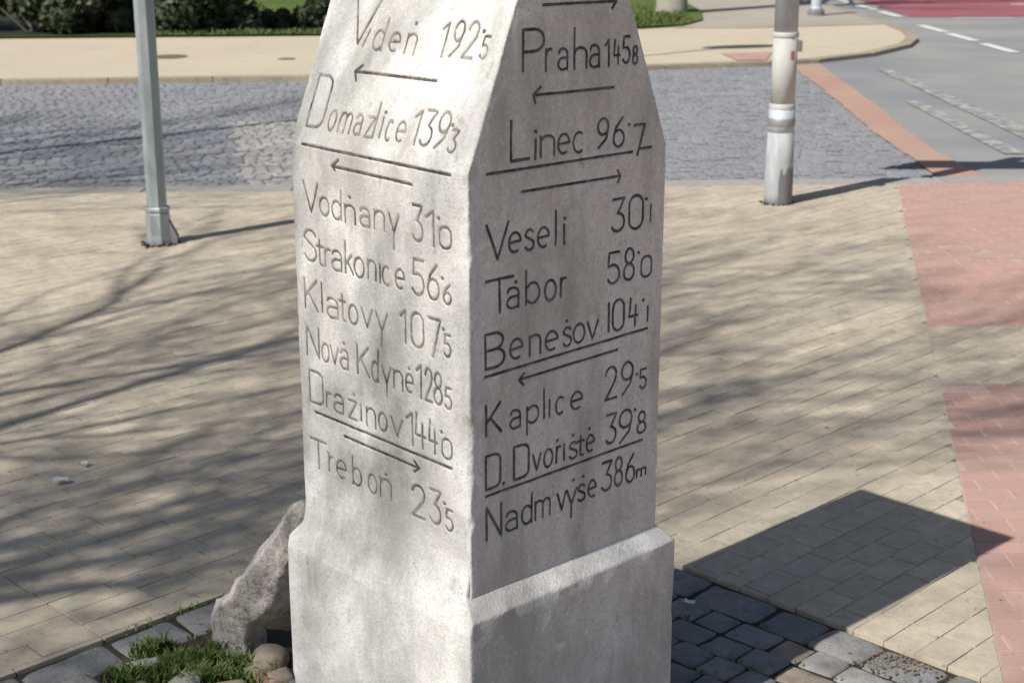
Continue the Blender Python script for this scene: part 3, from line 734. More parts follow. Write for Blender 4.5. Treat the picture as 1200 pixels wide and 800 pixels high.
# ------------------------------------------------------------ ground, road, pavements
S2 = math.sqrt(2)
def pq(x, y): return ((x + y) / S2, (x - y) / S2)
def xy(p, q): return ((p + q) / S2, (p - q) / S2)
KN = lambda x: 8.80 + 0.065 * x            # near kerb line
RED_A = (1.057, 2.919); RED_S = 0.2075     # left edge of the red paving
redx = lambda y: RED_A[0] + RED_S * (y - RED_A[1])

sheet('ground', [(-300, -300), (300, -300), (300, 400), (-300, 400)], -0.30, M_GRASSGROUND)
nb = [(-30, -12), (30, -12), (30, KN(30)), (-30, KN(-30))]
_P, _Q = 3.935 / S2, -4.035 / S2
_dia = [xy(_P, _Q), xy(_P, _Q + 1.9), xy(_P - 1.9, _Q + 1.9), xy(_P - 1.9, _Q)]      # top, right, bottom, left
_o = [(-30, KN(-30)), (30, KN(30)), (30, -12), (-30, -12)]                              # TL, TR, BR, BL
pav = mesh_obj('sidewalk', [(p[0], p[1], -0.0040) for p in _o + _dia],
               [(0, 4, 1), (1, 4, 5), (1, 5, 2), (2, 5, 6), (2, 6, 3), (3, 6, 7), (3, 7, 0), (0, 7, 4)], M_SAND)
pav['kind'] = 'structure'

def paver_geo(poly, z1, z0, b=0.0035, tilt=(0, 0)):
    n = len(poly)
    cx = sum(p[0] for p in poly) / n; cy = sum(p[1] for p in poly) / n
    V = []
    zt = lambda x, y: z1 + tilt[0] * (x - cx) + tilt[1] * (y - cy)
    for x, y in poly: V.append((x, y, z0))
    for x, y in poly: V.append((x, y, zt(x, y) - b))
    for x, y in poly:
        d = math.hypot(x - cx, y - cy) or 1
        k = max(0.0, 1 - b * 1.4 / d)
        V.append((cx + (x - cx) * k, cy + (y - cy) * k, zt(x, y)))
    Fs = [tuple(2 * n + i for i in range(n))]
    for i in range(n):
        j = (i + 1) % n
        Fs.append((i, j, n + j, n + i)); Fs.append((n + i, n + j, 2 * n + j, 2 * n + i))
    return V, Fs

def ccw(poly):
    s = sum(poly[i][0] * poly[(i + 1) % len(poly)][1] - poly[(i + 1) % len(poly)][0] * poly[i][1] for i in range(len(poly)))
    return poly if s > 0 else poly[::-1]

def in_view(x, y, m=0.0):
    c, s = math.cos(math.radians(16.1)), math.sin(math.radians(16.1))
    d = y * c + 1.6 * s
    if d <= 0: return False
    u = 1767 * x / d; v = 1767 * (1.6 * c - y * s) / d
    return abs(u) < 600 + m and abs(v) < 400 + m

def lay(polys, parent, name, mat, zj=0.0008, limit=300, depth=0.02, tiltk=0.003, b=0.0004, origin=None, pillar_clear=True):
    """nearest ones in view become objects of their own, the rest one joined mesh"""
    items = []
    for poly in polys:
        if area(poly) < 0.0008: continue
        n = len(poly)
        cx = sum(p[0] for p in poly) / n; cy = sum(p[1] for p in poly) / n
        items.append((math.hypot(cx, cy) if in_view(cx, cy, 30) else 1e3 + math.hypot(cx, cy), cx, cy, poly))
    items.sort(key=lambda t: t[0])
    sv, sf = [], []
    k = 0
    for d, cx, cy, poly in items:
        z1 = random.uniform(-zj, zj) + 0.0016 * float(vnoise(cx * 2, cy * 2, 3.0))
        V, Fs = paver_geo(ccw(poly), z1, z1 - depth, b, (random.uniform(-tiltk, tiltk), random.uniform(-tiltk, tiltk)))
        if k < limit and d < 900:
            V = [(x - cx, y - cy, z) for x, y, z in V]
            o = mesh_obj(name, V, Fs, mat, parent)
            o.location = (cx, cy, 0)
            k += 1
        else:
            base = len(sv); sv.extend(V); sf.extend([tuple(base + i for i in f) for f in Fs])
    if sv:
        o = mesh_obj(name + '_field', sv, sf, mat, parent)
        o['kind'] = 'stuff'

# beige pavers, laid diagonally in rows that run with the milestone's faces
PWID, PLEN, GAP = 0.080, 0.138, 0.0020
Q0, P0 = -2.952, 1.541
inner = []
def beige_polys():
    out = []
    left = [(1, -RED_S, RED_A[0] - RED_S * RED_A[1])]        # x - S*y <= c
    kerb = [(-0.065, 1, 8.80)]
    for iq in range(-70, 58):
        q0 = Q0 + iq * PWID
        for ip in range(-28, 67):
            # one long continuous joint at P0 where two panels meet
            off = PLEN * ((iq * 0.5 + 0.13 * math.sin(iq * 2.7)) % 1)
            if ip >= 0: a = P0 + ip * PLEN + (off if ip > 0 else 0); b_ = P0 + (ip + 1) * PLEN + off
            else: a = P0 + ip * PLEN + (-off); b_ = P0 + (ip + 1) * PLEN - (off if ip < -1 else 0)
            if b_ - a < 0.05: continue
            g = GAP / 2
            j_ = lambda: random.uniform(-.0016, .0016)
            h_ = 0.0021
            poly = [xy(a + h_ + j_(), q0 + g + j_() * .5), xy(b_ - h_ + j_(), q0 + g + j_() * .5), xy(b_ - h_ + j_(), q0 + PWID - g + j_() * .5), xy(a + h_ + j_(), q0 + PWID - g + j_() * .5)]
            cx = sum(p[0] for p in poly) / 4; cy = sum(p[1] for p in poly) / 4
            if cy < 0.9 or cy > 9.3 or cx < -5.6 or cx > 3.2: continue
            cp, cq = pq(cx, cy)
            P1, Q1 = 3.93 / S2, -4.03 / S2
            if cp < P1 + 0.08 and cq > Q1 - 0.05:
                # touches the sett square round the milestone: clip to outside
                c1 = clip(poly, [(-1, -1, -3.935)])     # x+y >= 3.935
                c2 = clip(poly, [(1, -1, -4.035), (1, 1, 3.935)])
                cand = [c for c in (c1, c2) if c]
            else: cand = [poly]
            for c in cand:
                c = clip(c, kerb)
                if not c: continue
                l = clip(c, left)
                if l: out.append(l)
                r_ = clip(c, [(-1, RED_S, -(RED_A[0] - RED_S * RED_A[1]) - 0.004), (0, -1, -5.02), (0, 1, 5.76)])
                if r_: out.append(r_)
    return out
lay(beige_polys(), pav, 'paver', M_BEIGE)

# red cycle path across the pavement
redp = sheet('cycle_path', [(redx(-2), -2), (9, -2), (9, KN(9) - 0.002), (redx(8.95), KN(redx(8.95)) - 0.002)], -0.0018, M_REDSAND)
def red_polys():
    out = []
    edge = [(-1, RED_S, -(RED_A[0] - RED_S * RED_A[1]) - 0.004)]
    for iy in range(12, 122):
        y0 = iy * 0.0745
        for ix in range(-2, 34):
            x0 = ix * 0.149 + (0.0745 if iy % 2 else 0)
            g = 0.0032
            poly = [(x0 + g, y0 + g), (x0 + 0.149 - g, y0 + g), (x0 + 0.149 - g, y0 + 0.0745 - g), (x0 + g, y0 + 0.0745 - g)]
            if x0 < 0.6 or x0 > 4.6: continue
            c = clip(poly, edge + [(-0.065, 1, 8.795)])
            if not c: continue
            for pl in ([(0, 1, 5.015)], [(0, -1, -5.765)]):
                r_ = clip(c, pl)
                if r_: out.append(r_)
    return out
lay(red_polys(), redp, 'paver', M_RED)

# setts round the milestone
sp = sheet('sett_surround', [xy(3.93 / S2 - 1.9, -4.03 / S2), xy(3.93 / S2, -4.03 / S2), xy(3.93 / S2, -4.03 / S2 + 1.9), xy(3.93 / S2 - 1.9, -4.03 / S2 + 1.9)][::-1], -0.011, M_SOIL)
def sett_mesh(seed, mat, n=6, bulge=0.25):
    r = random.Random(seed)
    corner = [(-.5 + r.uniform(0, .06), -.5 + r.uniform(0, .06)), (.5 - r.uniform(0, .06), -.5 + r.uniform(0, .06)),
              (.5 - r.uniform(0, .06), .5 - r.uniform(0, .06)), (-.5 + r.uniform(0, .06), .5 - r.uniform(0, .06))]
    V = []; Fs = []
    for i in range(n + 1):
        for j in range(n + 1):
            u, v = i / n, j / n
            uu = 0.5 + 0.5 * math.copysign(abs(2 * u - 1) ** 0.7, 2 * u - 1); vv = 0.5 + 0.5 * math.copysign(abs(2 * v - 1) ** 0.7, 2 * v - 1)
            x = (1 - uu) * (1 - vv) * corner[0][0] + uu * (1 - vv) * corner[1][0] + uu * vv * corner[2][0] + (1 - uu) * vv * corner[3][0]
            y = (1 - uu) * (1 - vv) * corner[0][1] + uu * (1 - vv) * corner[1][1] + uu * vv * corner[2][1] + (1 - uu) * vv * corner[3][1]
            e = max(abs(2 * uu - 1), abs(2 * vv - 1))
            z = 1.0 - bulge * e ** 8 - (0.07 * e ** 2)
            if i in (0, n) and j in (0, n): x *= .95; y *= .95
            z += r.uniform(-.05, .05)
            V.append((x, y, z))
    m = n + 1
    for i in range(n):
        for j in range(n): Fs.append((i * m + j, (i + 1) * m + j, (i + 1) * m + j + 1, i * m + j + 1))
    ring = [(i, 0) for i in range(n)] + [(n, j) for j in range(n)] + [(n - i, n) for i in range(n)] + [(0, n - j) for j in range(n)]
    ids = [a * m + b for a, b in ring]
    b0 = len(V)
    for a in ids: V.append((V[a][0] * 1.04, V[a][1] * 1.04, -0.6))
    L_ = len(ids)
    for k in range(L_): Fs.append((ids[k], b0 + k, b0 + (k + 1) % L_, ids[(k + 1) % L_]))
    me = bpy.data.meshes.new('sett'); me.from_pydata(V, [], Fs); me.materials.append(mat)
    me.polygons.foreach_set('use_smooth', [True] * len(me.polygons)); me.update()
    return me
SETTS = {k: [sett_mesh(s + 40 * i, m) for s in range(6)] for i, (k, m) in enumerate((('g', M_SETT), ('p', M_SETTPALE), ('t', M_SETTTAN)))}
def put_sett(p0, p1, q0, q1, kind='g', h=0.022, gap=0.012, z=0.0):
    me = random.choice(SETTS[kind])
    o = bpy.data.objects.new('sett', me)
    link(o, sp)
    c = xy((p0 + p1) / 2, (q0 + q1) / 2)
    o.location = (c[0], c[1], z - h + random.uniform(-.003, .003))
    o.scale = ((p1 - p0) - gap, (q1 - q0) - gap, h)
    o.rotation_euler = (random.uniform(-.03, .03), random.uniform(-.03, .03), PI / 4 + random.uniform(-.05, .05) + random.choice((0, PI)))
    return o
P1, Q1 = 3.93 / S2, -4.03 / S2
# bodies: milestone occupies p in [pm0, pm1], q in [qm0, qm1]
pn, qn = pq(CX, CY)
PM = (pn - 0.04, pn + PW + 0.05); QM = (qn - PW - 0.05, qn + 0.04)
# edge row on the far right side (constant p), stones along q
q = Q1
ends = [0.145]
row = []
while q < Q1 + 1.75:
    l = random.choice((0.14, 0.17, 0.20, 0.15))
    put_sett(P1 - 0.125, P1, q, q + l, 'g', 0.024, 0.003)
    q += l
# edge row on the far left side (constant q), stones along p
p = P1 - 0.12
while p > P1 - 1.7:
    l = random.choice((0.19, 0.22, 0.17))
    put_sett(p - l, p, Q1, Q1 + 0.125, 'g', 0.026, 0.003)
    p -= l
# inner rows right of / behind the milestone
for r_ in range(1, 21):
    p1 = P1 - 0.125 - (r_ - 1) * 0.088
    q = Q1 + 0.105 + random.uniform(0, .03)
    while q < Q1 + 1.75:
        l = random.choice((0.085, 0.10, 0.12, 0.09))
        pc, qc = p1 - 0.0425, q + l / 2
        inside = PM[0] < pc < PM[1] and QM[0] < qc < QM[1]
        x_, y_ = xy(pc, qc)
        gravel = math.hypot(x_ - 0.88, y_ - 3.0) < 0.06
        if not inside and x_ > -0.1 and not gravel:
            kd = 'g'
            if x_ > 0.60 and random.random() < 0.45: kd = random.choice('pt')
            put_sett(p1 - 0.088, p1, q, q + l, kd, 0.022, 0.002, z=-0.001)
        q += l
# setts in front of and left of the milestone, up to the grassy patch
for r_ in range(0, 20):
    q = Q1 + 0.128 + r_ * 0.092
    p = P1 - 0.125
    while p > P1 - 1.85:
        l = random.choice((0.09, 0.11, 0.13, 0.10))
        pc, qc = p - l / 2, q + .046
        x_, y_ = xy(pc, qc)
        inside = PM[0] < pc < PM[1] and QM[0] < qc < QM[1]
        grassy = (x_ + .68) ** 2 / .26 ** 2 + (y_ - 3.0) ** 2 / .20 ** 2 < 1 or (x_ > -.62 and y_ > 2.8)
        if x_ <= -0.1 and not inside and not grassy and q < Q1 + 1.78:
            put_sett(p - l, p, q, q + .092, random.choice('ggggp'), 0.022, 0.002, z=-0.001)
        p -= l
# a few loose stones in the grassy corner on the left
for x_, y_, sx, sy, kd, rz in ((-0.80, 2.965, .085, .05, 'p', .3), (-0.70, 2.90, .10, .06, 'p', 1.2), (-0.93, 2.86, .12, .09, 'g', .8), (-0.60, 2.86, .09, .07, 't', .2),
                               (-0.80, 2.84, .10, .08, 'g', .6), (-0.46, 2.86, .08, .06, 'g', 1.0), (-0.50, 2.92, .06, .05, 't', .5)):
    o = bpy.data.objects.new('sett', random.choice(SETTS[kd])); link(o, sp)
    o.location = (x_, y_, -0.012); o.scale = (sx, sy, 0.03); o.rotation_euler = (.05, -.04, rz)

# road
sheet('road', [(-60, KN(-60)), (60, KN(60)), (60, 60), (-60, 60)], -0.0465, M_JOINT)
kl = [(-60, 8.2), (2.90, KN(2.9) + .2), (3.0, 12.5), (3.15, 16.3), (5.3, 19.9), (5.4, 22), (5.3, 40)]
sheet('road', [(2.97, KN(2.97) + 0.2), (60, KN(60) + 0.2), (60, 60), (2.0, 60), (2.0, 17.0), (3.1, 16.6), (3.10, 14.5), (2.90, 11.3), (2.86, 9.2)], -0.040, M_ASPHALT)
# near flush kerb
ks = empty('kerb', (0, 8.9, 0)); ks['kind'] = 'structure'
x = -6.0
while x < 6.0:
    l = random.uniform(0.85, 1.05)
    V, Fs = paver_geo([(x + .003 - 0, KN(x) - 8.9 + .003), (x + l - .003, KN(x + l) - 8.9 + .003), (x + l - .003, KN(x + l) - 8.9 + .20), (x + .003, KN(x) - 8.9 + .20)], 0.002 + random.uniform(-.002, .002), -0.14, 0.006)
    mesh_obj('kerb_stone', V, Fs, M_KERB, ks)
    x += l
sheet('kerb_bed', [(-60, KN(-60)), (60, KN(60)), (60, KN(60) + .19), (-60, KN(-60) + .19)], -0.043, M_JOINT)

# far kerb polyline (front edge) and the pavement behind it
FK = [(-14, 12.9), (-4.87, 14.48), (-1.91, 14.85), (1.6, 15.92), (2.73, 16.27), (3.33, 16.55), (4.1, 17.3), (4.79, 18.4), (5.12, 19.3), (5.30, 20.3), (5.36, 21.7), (5.36, 30.0), (5.36, 60)]
ZF = 0.0
def offset_line(L_, d):
    out = []
    for i, p in enumerate(L_):
        a = Vector(L_[max(0, i - 1)]); b = Vector(L_[min(len(L_) - 1, i + 1)])
        t = (b - a).normalized(); n = Vector((-t.y, t.x))
        out.append((p[0] + n.x * d, p[1] + n.y * d))
    return out
FKI = offset_line(FK, 0.15)
kf = empty('kerb', (0, 15, 0)); kf['kind'] = 'structure'
def along(L_, step):
    pts = []
    for i in range(len(L_) - 1):
        a, b = Vector(L_[i]), Vector(L_[i + 1])
        n = max(1, int(round((b - a).length / step)))
        if a.y > 26: n = 1
        for k in range(n): pts.append(tuple(a + (b - a) * k / n))
    pts.append(L_[-1])
    return pts
FKD = along(FK, 0.9); FKDI = offset_line(FKD, 0.15)
for i in range(len(FKD) - 1):
    a, b, c, d = FKD[i], FKD[i + 1], FKDI[i + 1], FKDI[i]
    e = 0.004
    sh = lambda p, q_: (p[0] + (q_[0] - p[0]) * e, p[1] + (q_[1] - p[1]) * e - 15)
    V, Fs = paver_geo([sh(a, b), sh(b, a), sh(c, d), sh(d, c)], ZF + 0.006, -0.15, 0.008)
    mesh_obj('kerb_stone', V, Fs, M_FARKERB, kf)
sheet('far_sidewalk', FKDI + [(-14, 60)], ZF, M_FARPAVE)
lawn = [(-14, 18.2), (-6.4, 19.17), (-2.5, 19.6), (1.75, 20.75), (2.35, 21.2), (2.75, 22.2), (2.95, 24.0), (3.0, 60), (-14, 60)]
sheet('lawn', lawn, ZF + 0.03, M_GRASSGROUND)
sheet('bush_shade_bed', [(-14, 19.0), (-6.4, 19.28), (-4.9, 19.45), (-2.0, 19.95), (-1.2, 20.3), (-1.4, 21.6), (-4.7, 21.9), (-5.0, 27.0), (-14, 30)], ZF + 0.036, M_BEDSHADE)  # dark sheet standing in for shade beneath and behind the bushes
sheet('park_path', [(2.2, 21.55 - .6), (3.2, 20.9), (5.20, 21.6), (5.20, 60), (2.2, 60)], ZF + 0.006, M_FARPATH)
sheet('cycle_path', [(2.42, 16.36), (2.75, 16.46), (2.95, 17.35), (2.35, 17.2)], ZF + 0.009, mat_plain('pink red paving patch', (0.46, 0.27, 0.22), (0.48, 0.31, 0.25), 2, 20, dark=(.36, .25, .2)))
# orange strip and markings in the road
RZ = -0.032
def ragged(L_, amp, step=0.12):
    out = []
    for p in along(L_, step): out.append((p[0] + amp * float(vnoise(p[1] * 7, p[0], 3.3)) + amp * .5 * float(vnoise(p[1] * 25, p[0], 5.3)), p[1]))
    return out
sheet('cycle_strip', ragged([(2.98, KN(2.98) + .21), (2.94, 10.3), (3.00, 11.5), (3.10, 12.7), (3.20, 14.5), (3.32, 16.47)], .018) + ragged([(2.98, 16.3), (2.85, 13.4), (2.72, 11.3), (2.68, KN(2.7) + .21)], .018), RZ, M_ORANGE)
sheet('worn_line', [(3.74, 10.6), (3.95, 10.6), (3.93, 15.9), (3.80, 15.9)], RZ, M_WORN)
sheet('worn_line', [(3.38, 10.3), (3.52, 10.3), (3.56, 13.2), (3.42, 13.2)], RZ, M_WORN)
for i, (y0, y1) in enumerate(((17.75, 18.9), (19.3, 20.45), (20.7, 21.9), (23.6, 24.8), (25.2, 26.4), (27.0, 28.2), (28.8, 30), (15.9, 17.1))):
    if i == 7: continue
    xm = 5.84 if y0 < 23 else 5.95
    sheet('lane_dash', [(xm - .07, y0), (xm + .07, y0), (xm + .05, y1), (xm - .09, y1)], RZ, M_WHITE)
sheet('cycle_lane', [(6.1, 23.6), (30, 24.6), (30, 29.0), (6.3, 28.4)], RZ, M_CRIMSON)
for x0 in (6.7, 8.2, 9.7, 11.2, 12.7):
    sheet('lane_dash', [(x0, 23.2 + (x0 - 6) * .04), (x0 + .9, 23.24 + (x0 - 6) * .04), (x0 + .9, 23.36 + (x0 - 6) * .04), (x0, 23.32 + (x0 - 6) * .04)], RZ, M_WHITE)
sheet('lane_dash', [(8.6, 26.5), (10.2, 26.5), (10.2, 26.68), (8.6, 26.68)], RZ + .004, M_WHITE)

# street setts: thousands, a few pixels each
def street_setts():
    A = ([], []); B = ([], [])
    def far_y(x):
        for (xa, ya), (xb, yb) in zip(FK[:-1], FK[1:]):
            if xa <= x <= xb and xb > xa: return ya + (yb - ya) * (x - xa) / (xb - xa)
        return 16.5
    y = 8.9
    row = 0
    step = 0.088
    for row in range(0, 110):
        x = -8.5 + random.uniform(0, .1)
        while x < 3.0:
            w = random.uniform(0.08, 0.105)
            cx = x + w / 2
            yb = KN(cx) + 0.205 + row * step + 0.02 * math.sin(cx * 1.3)
            lim = 2.86 + max(0, yb - 11.3) * 0.055
            if yb + step < far_y(cx) - 0.01 and cx + w / 2 < lim:
                # pale band of setts running slantwise across the street
                edge = -1.60 - 0.208 * (yb - 8.88)
                pale = edge < cx < edge + 1.0 and yb < 11.9
                V, Fs = B if pale else A
                g = 0.004
                j = lambda s=.006: random.uniform(-s, s)
                z = -0.040 + random.uniform(-.004, .004)
                b = len(V)
                x0, x1, y0, y1 = x + g + j(.003), x + w - g + j(.003), yb + g + j(.003), yb + step - g + j(.003)
                V.extend([(x0, y0, z - .005), (x1, y0, z - .005), (x1, y1, z - .005), (x0, y1, z - .005),
                          (x0 + .014, y0 + .014, z + j(.002)), (x1 - .014, y0 + .014, z + j(.002)), (x1 - .014, y1 - .014, z + j(.002)), (x0 + .014, y1 - .014, z + j(.002))])
                Fs.append((b + 4, b + 5, b + 6, b + 7))
                for k in range(4): Fs.append((b + k, b + (k + 1) % 4, b + 4 + (k + 1) % 4, b + 4 + k))
            x += w
    return A, B
A, B = street_setts()
rd = bpy.data.objects['road']
o = mesh_obj('sett_field', A[0], A[1], M_STREET, rd); o['kind'] = 'stuff'
o = mesh_obj('pale_sett_field', B[0], B[1], mat_paver('pale street sett', [(0.42, 0.40, 0.37), (0.50, 0.48, 0.45), (0.33, 0.32, 0.31)], (0.26, 0.25, 0.24), 0.003), rd); o['kind'] = 'stuff'
# ------------------------------------------------------------ guard stone
def guard_stone():
    # cross sections along a leaning axis: (centre, half width along view, half thickness)
    secs = [((-0.650, 3.10, -0.03), .054, .050), ((-0.650, 3.098, 0.03), .052, .048), ((-0.640, 3.08, 0.075), .048, .044), ((-0.600, 3.04, 0.115), .046, .044), ((-0.558, 3.0, 0.175), .052, .046),
            ((-0.525, 2.94, 0.25), .040, .042), ((-0.492, 2.895, 0.32), .030, .038), ((-0.462, 2.85, 0.38), .024, .034), ((-0.440, 2.82, 0.425), .020, .026), ((-0.424, 2.80, 0.455), .012, .014)]
    n = 60
    V = []; Fs = []
    # refine along the axis
    fine = []
    for i in range(len(secs) - 1):
        for k in range(12):
            f = k / 12
            a, b = secs[i], secs[i + 1]
            fine.append((tuple(a[0][m] + (b[0][m] - a[0][m]) * f for m in range(3)), a[1] + (b[1] - a[1]) * f, a[2] + (b[2] - a[2]) * f))
    fine.append(secs[-1])
    U = Vector((0.75, 0.25, -0.45)).normalized()
    W = Vector((-0.45, 0.85, 0.1)).normalized()
    for c, w, t in fine:
        c = (c[0] + .018 + .012 * max(0, min(1, (.3 - c[2]) / .3)), c[1], c[2]); w = w * 1.25
        for k in range(n):
            a = 2 * PI * k / n
            ca, sa = math.cos(a), math.sin(a)
            # five-sided slab section, ridges running lengthwise
            m_ = 2 * PI / 5
            aa = (a + .35) % m_ - m_ / 2
            r = math.cos(m_ / 2) / math.cos(aa) * 1.12
            p = Vector(c) + U * (w * r * ca) + W * (t * r * sa)
            nn = 0.006 * float(vnoise(p.x * 20, p.y * 20, p.z * 10)) + 0.004 * abs(float(vnoise(k * 1.7, 0.5, p.z * 12))) + 0.003 * float(vnoise(p.x * 75, p.y * 75, p.z * 30)) + 0.0015 * float(vnoise(p.x * 170, p.y * 170, p.z * 90))
            p += (U * ca + W * sa) * nn
            V.append(tuple(p - Vector((-0.655, 3.08, 0))))
    for i in range(len(fine) - 1):
        for k in range(n):
            a = i * n + k; b = i * n + (k + 1) % n
            Fs.append((a, b, b + n, a + n))
    Fs.append(tuple(range(n))[::-1]); e = (len(fine) - 1) * n
    Fs.append(tuple(e + k for k in range(n)))
    o = mesh_obj('guard_stone', V, Fs, M_GUARD, None, True)
    o.location = (-0.655, 3.08, 0)
    bm = bmesh.new(); bm.from_mesh(o.data); bmesh.ops.recalc_face_normals(bm, faces=bm.faces); bm.to_mesh(o.data); bm.free()
    tag(o, 'rough fibrous grey brown slab leaning against the left side of the milestone', 'stone')
guard_stone()

def pebble(name, x, y, z, sx, sy, sz, mat, label, seed):
    bm = bmesh.new(); bmesh.ops.create_icosphere(bm, subdivisions=3, radius=1)
    for v in bm.verts:
        c = v.co.copy()
        k = 1 + 0.22 * float(vnoise(c.x * 1.4 + seed, c.y * 1.4, c.z * 1.4)) + 0.06 * float(vnoise(c.x * 5 + seed, c.y * 5, c.z * 5))
        v.co = Vector((c.x * sx * k, c.y * sy * k, c.z * sz * k))
    me = bpy.data.meshes.new(name); bm.to_mesh(me); bm.free()
    me.materials.append(mat); me.polygons.foreach_set('use_smooth', [True] * len(me.polygons))
    o = link(bpy.data.objects.new(name, me)); o.location = (x, y, z); o.rotation_euler[2] = seed
    tag(o, label, 'stone')
pebble('cobble_stone', -0.54, 3.0, -0.004, 0.060, 0.045, 0.034, M_SETTTAN, 'rounded brown cobble lying in the grass beside the foot of the leaning slab', 1.3)
pebble('cobble_stone', -0.525, 2.925, -0.006, 0.045, 0.035, 0.020, mat_plain('reddish brown stone', (0.22, 0.13, 0.10), (0.28, 0.18, 0.14), 12, 60), 'small flat reddish stone below the rounded brown cobble', 2.1)

# grass clumps beside the milestone
def blades(name, spots, label, mat, hmin, hmax, parent=None, width=0.0022, kind=None, cat='grass'):
    V = []; Fs = []
    for (x, y, z) in spots:
        h = random.uniform(hmin, hmax); a = random.uniform(0, 2 * PI); b = random.uniform(0, 2 * PI)
        lean = random.uniform(.2, 1.0) * h
        dx, dy = math.cos(a) * width, math.sin(a) * width
        lx, ly = math.cos(b) * lean, math.sin(b) * lean
        k = len(V)
        V.extend([(x - dx, y - dy, z), (x + dx, y + dy, z), (x - dx * .8 + lx * .35, y - dy * .8 + ly * .35, z + h * .6), (x + dx * .8 + lx * .35, y + dy * .8 + ly * .35, z + h * .6), (x + lx, y + ly, z + h)])
        Fs.extend([(k, k + 1, k + 3, k + 2), (k + 2, k + 3, k + 4)])
    o = mesh_obj(name, V, Fs, mat, parent)
    if label: tag(o, label, cat)
    if kind: o['kind'] = kind
    return o
def spots_blob(cx, cy, rx, ry, n, rot=0.0, z=-0.004):
    out = []
    while len(out) < n:
        u, v = random.gauss(0, .48), random.gauss(0, .48)
        if u * u + v * v > 1.3: continue
        if float(vnoise(u * 2.2 + cx * 9, v * 2.2, 4.4)) < -0.25: continue
        x = u * rx; y = v * ry
        out.append((cx + x * math.cos(rot) - y * math.sin(rot), cy + x * math.sin(rot) + y * math.cos(rot), z))
    return out
g1 = spots_blob(-0.69, 2.985, 0.12, 0.065, 2300, .5) + spots_blob(-0.805, 3.055, .05, .035, 400, .7) + spots_blob(-0.62, 2.93, .10, .06, 1000, .2) + spots_blob(-0.82, 2.93, .06, .04, 350)
blades('grass', g1, 'bright green grass tuft growing beside the leaning slab', M_BLADE, 0.014, 0.038, kind='stuff')
wd = []
for _ in range(45):
    p_ = P1 - 0.125 - 0.088 * random.randint(0, 6) + random.gauss(0, .004); q_ = random.uniform(Q1 + .1, Q1 + 1.6)
    if not (PM[0] < p_ < PM[1] and QM[0] < q_ < QM[1]):
        x_, y_ = xy(p_, q_)
        for _k in range(random.randint(2, 9)): wd.append((x_ + random.gauss(0, .006), y_ + random.gauss(0, .006), -.006))
for _ in range(120):
    p_ = random.uniform(P1 - 1.2, P1); x_, y_ = xy(p_, Q1 + random.choice((0.0, .128)) + random.gauss(0, .003))
    for _k in range(random.randint(2, 8)): wd.append((x_ + random.gauss(0, .007), y_ + random.gauss(0, .007), -.006))
blades('joint_weeds', wd, 'tiny weeds sprouting from the joints between the setts', M_BLADE, 0.006, 0.016, kind='stuff', cat='weeds')
# dry bits and moss in the joints of the setts
deb = []
for _ in range(330):
    x, y = random.gauss(.87, .055), random.gauss(3.0, .03)
    if (x + y) < 3.9: deb.append((x, y, 0.0))
V = []; Fs = []
for (x, y, z) in deb:
    s_ = random.uniform(.0012, .0038); a = random.uniform(0, PI)
    box(V, Fs, -s_, s_, -s_ * .6, s_ * .6, -s_ * .5, s_ * .5, 0, Matrix.Translation((x, y, z + random.uniform(-.006, .003))) @ Matrix.Rotation(a, 4, 'Z') @ Matrix.Rotation(random.uniform(-.5, .5), 4, 'X'))
o = mesh_obj('grit', V, Fs, mat_paver('grit', [(0.26, 0.21, 0.16), (0.14, 0.10, 0.07), (0.36, 0.31, 0.25), (0.20, 0.15, 0.11)], (0.2, 0.16, 0.12))); o['kind'] = 'stuff'
tag(o, 'loose grit and dead bits between the setts on the right', 'grit')
# dead leaf bits and gum on the pavement
V = []; Fs = []
for _ in range(150):
    y = random.uniform(2.9, 8.6); x = random.uniform(-.42 * y, .42 * y)
    if abs(x) + 0 < .75 and y < 4: continue
    s_ = random.uniform(.0015, .0042) * (1 + .15 * y); a = random.uniform(0, 2 * PI); b = len(V)
    pts_ = [(math.cos(a + t_) * s_ * k_, math.sin(a + t_) * s_ * k_ * .6) for t_, k_ in ((0, 1.3), (1.1, .7), (2.2, 1), (3.3, .8), (4.6, 1.1))]
    for i_, (dx, dy) in enumerate(pts_): V.append((x + dx, y + dy, 0.003 + (.002 if i_ % 2 else 0)))
    V.append((x, y, .0055))
    for i_ in range(5): Fs.append((b + i_, b + (i_ + 1) % 5, b + 5))
o = mesh_obj('leaf_litter', V, Fs, mat_paver('leaf bits', [(0.24, 0.18, 0.12), (0.18, 0.15, 0.12), (0.30, 0.24, 0.17), (0.20, 0.19, 0.17)], (0.14, 0.11, 0.08))); o['kind'] = 'stuff'
tag(o, 'small dead leaf bits and gum spots scattered over the pavement', 'litter')
# dirt heaped round the pole feet
for nm_, (px_, py_) in (('left', (-1.741, 7.29)), ('right', (1.489, 8.34))):
    V = []; Fs = []
    for _ in range(70):
        a = random.uniform(0, 2 * PI); r_ = .068 + abs(random.gauss(0, .018)); s_ = random.uniform(.003, .007)
        box(V, Fs, -s_, s_, -s_, s_, -.002, random.uniform(.002, .006), 0, Matrix.Translation((px_ + r_ * math.cos(a), py_ + r_ * math.sin(a), .003)) @ Matrix.Rotation(a * 3, 4, 'Z'))
    o = mesh_obj('dirt', V, Fs, M_SOIL); o['kind'] = 'stuff'
    tag(o, 'dark dirt gathered round the foot of the ' + ('green grey post left of the milestone' if nm_ == 'left' else 'silver pole right of the milestone'), 'dirt')
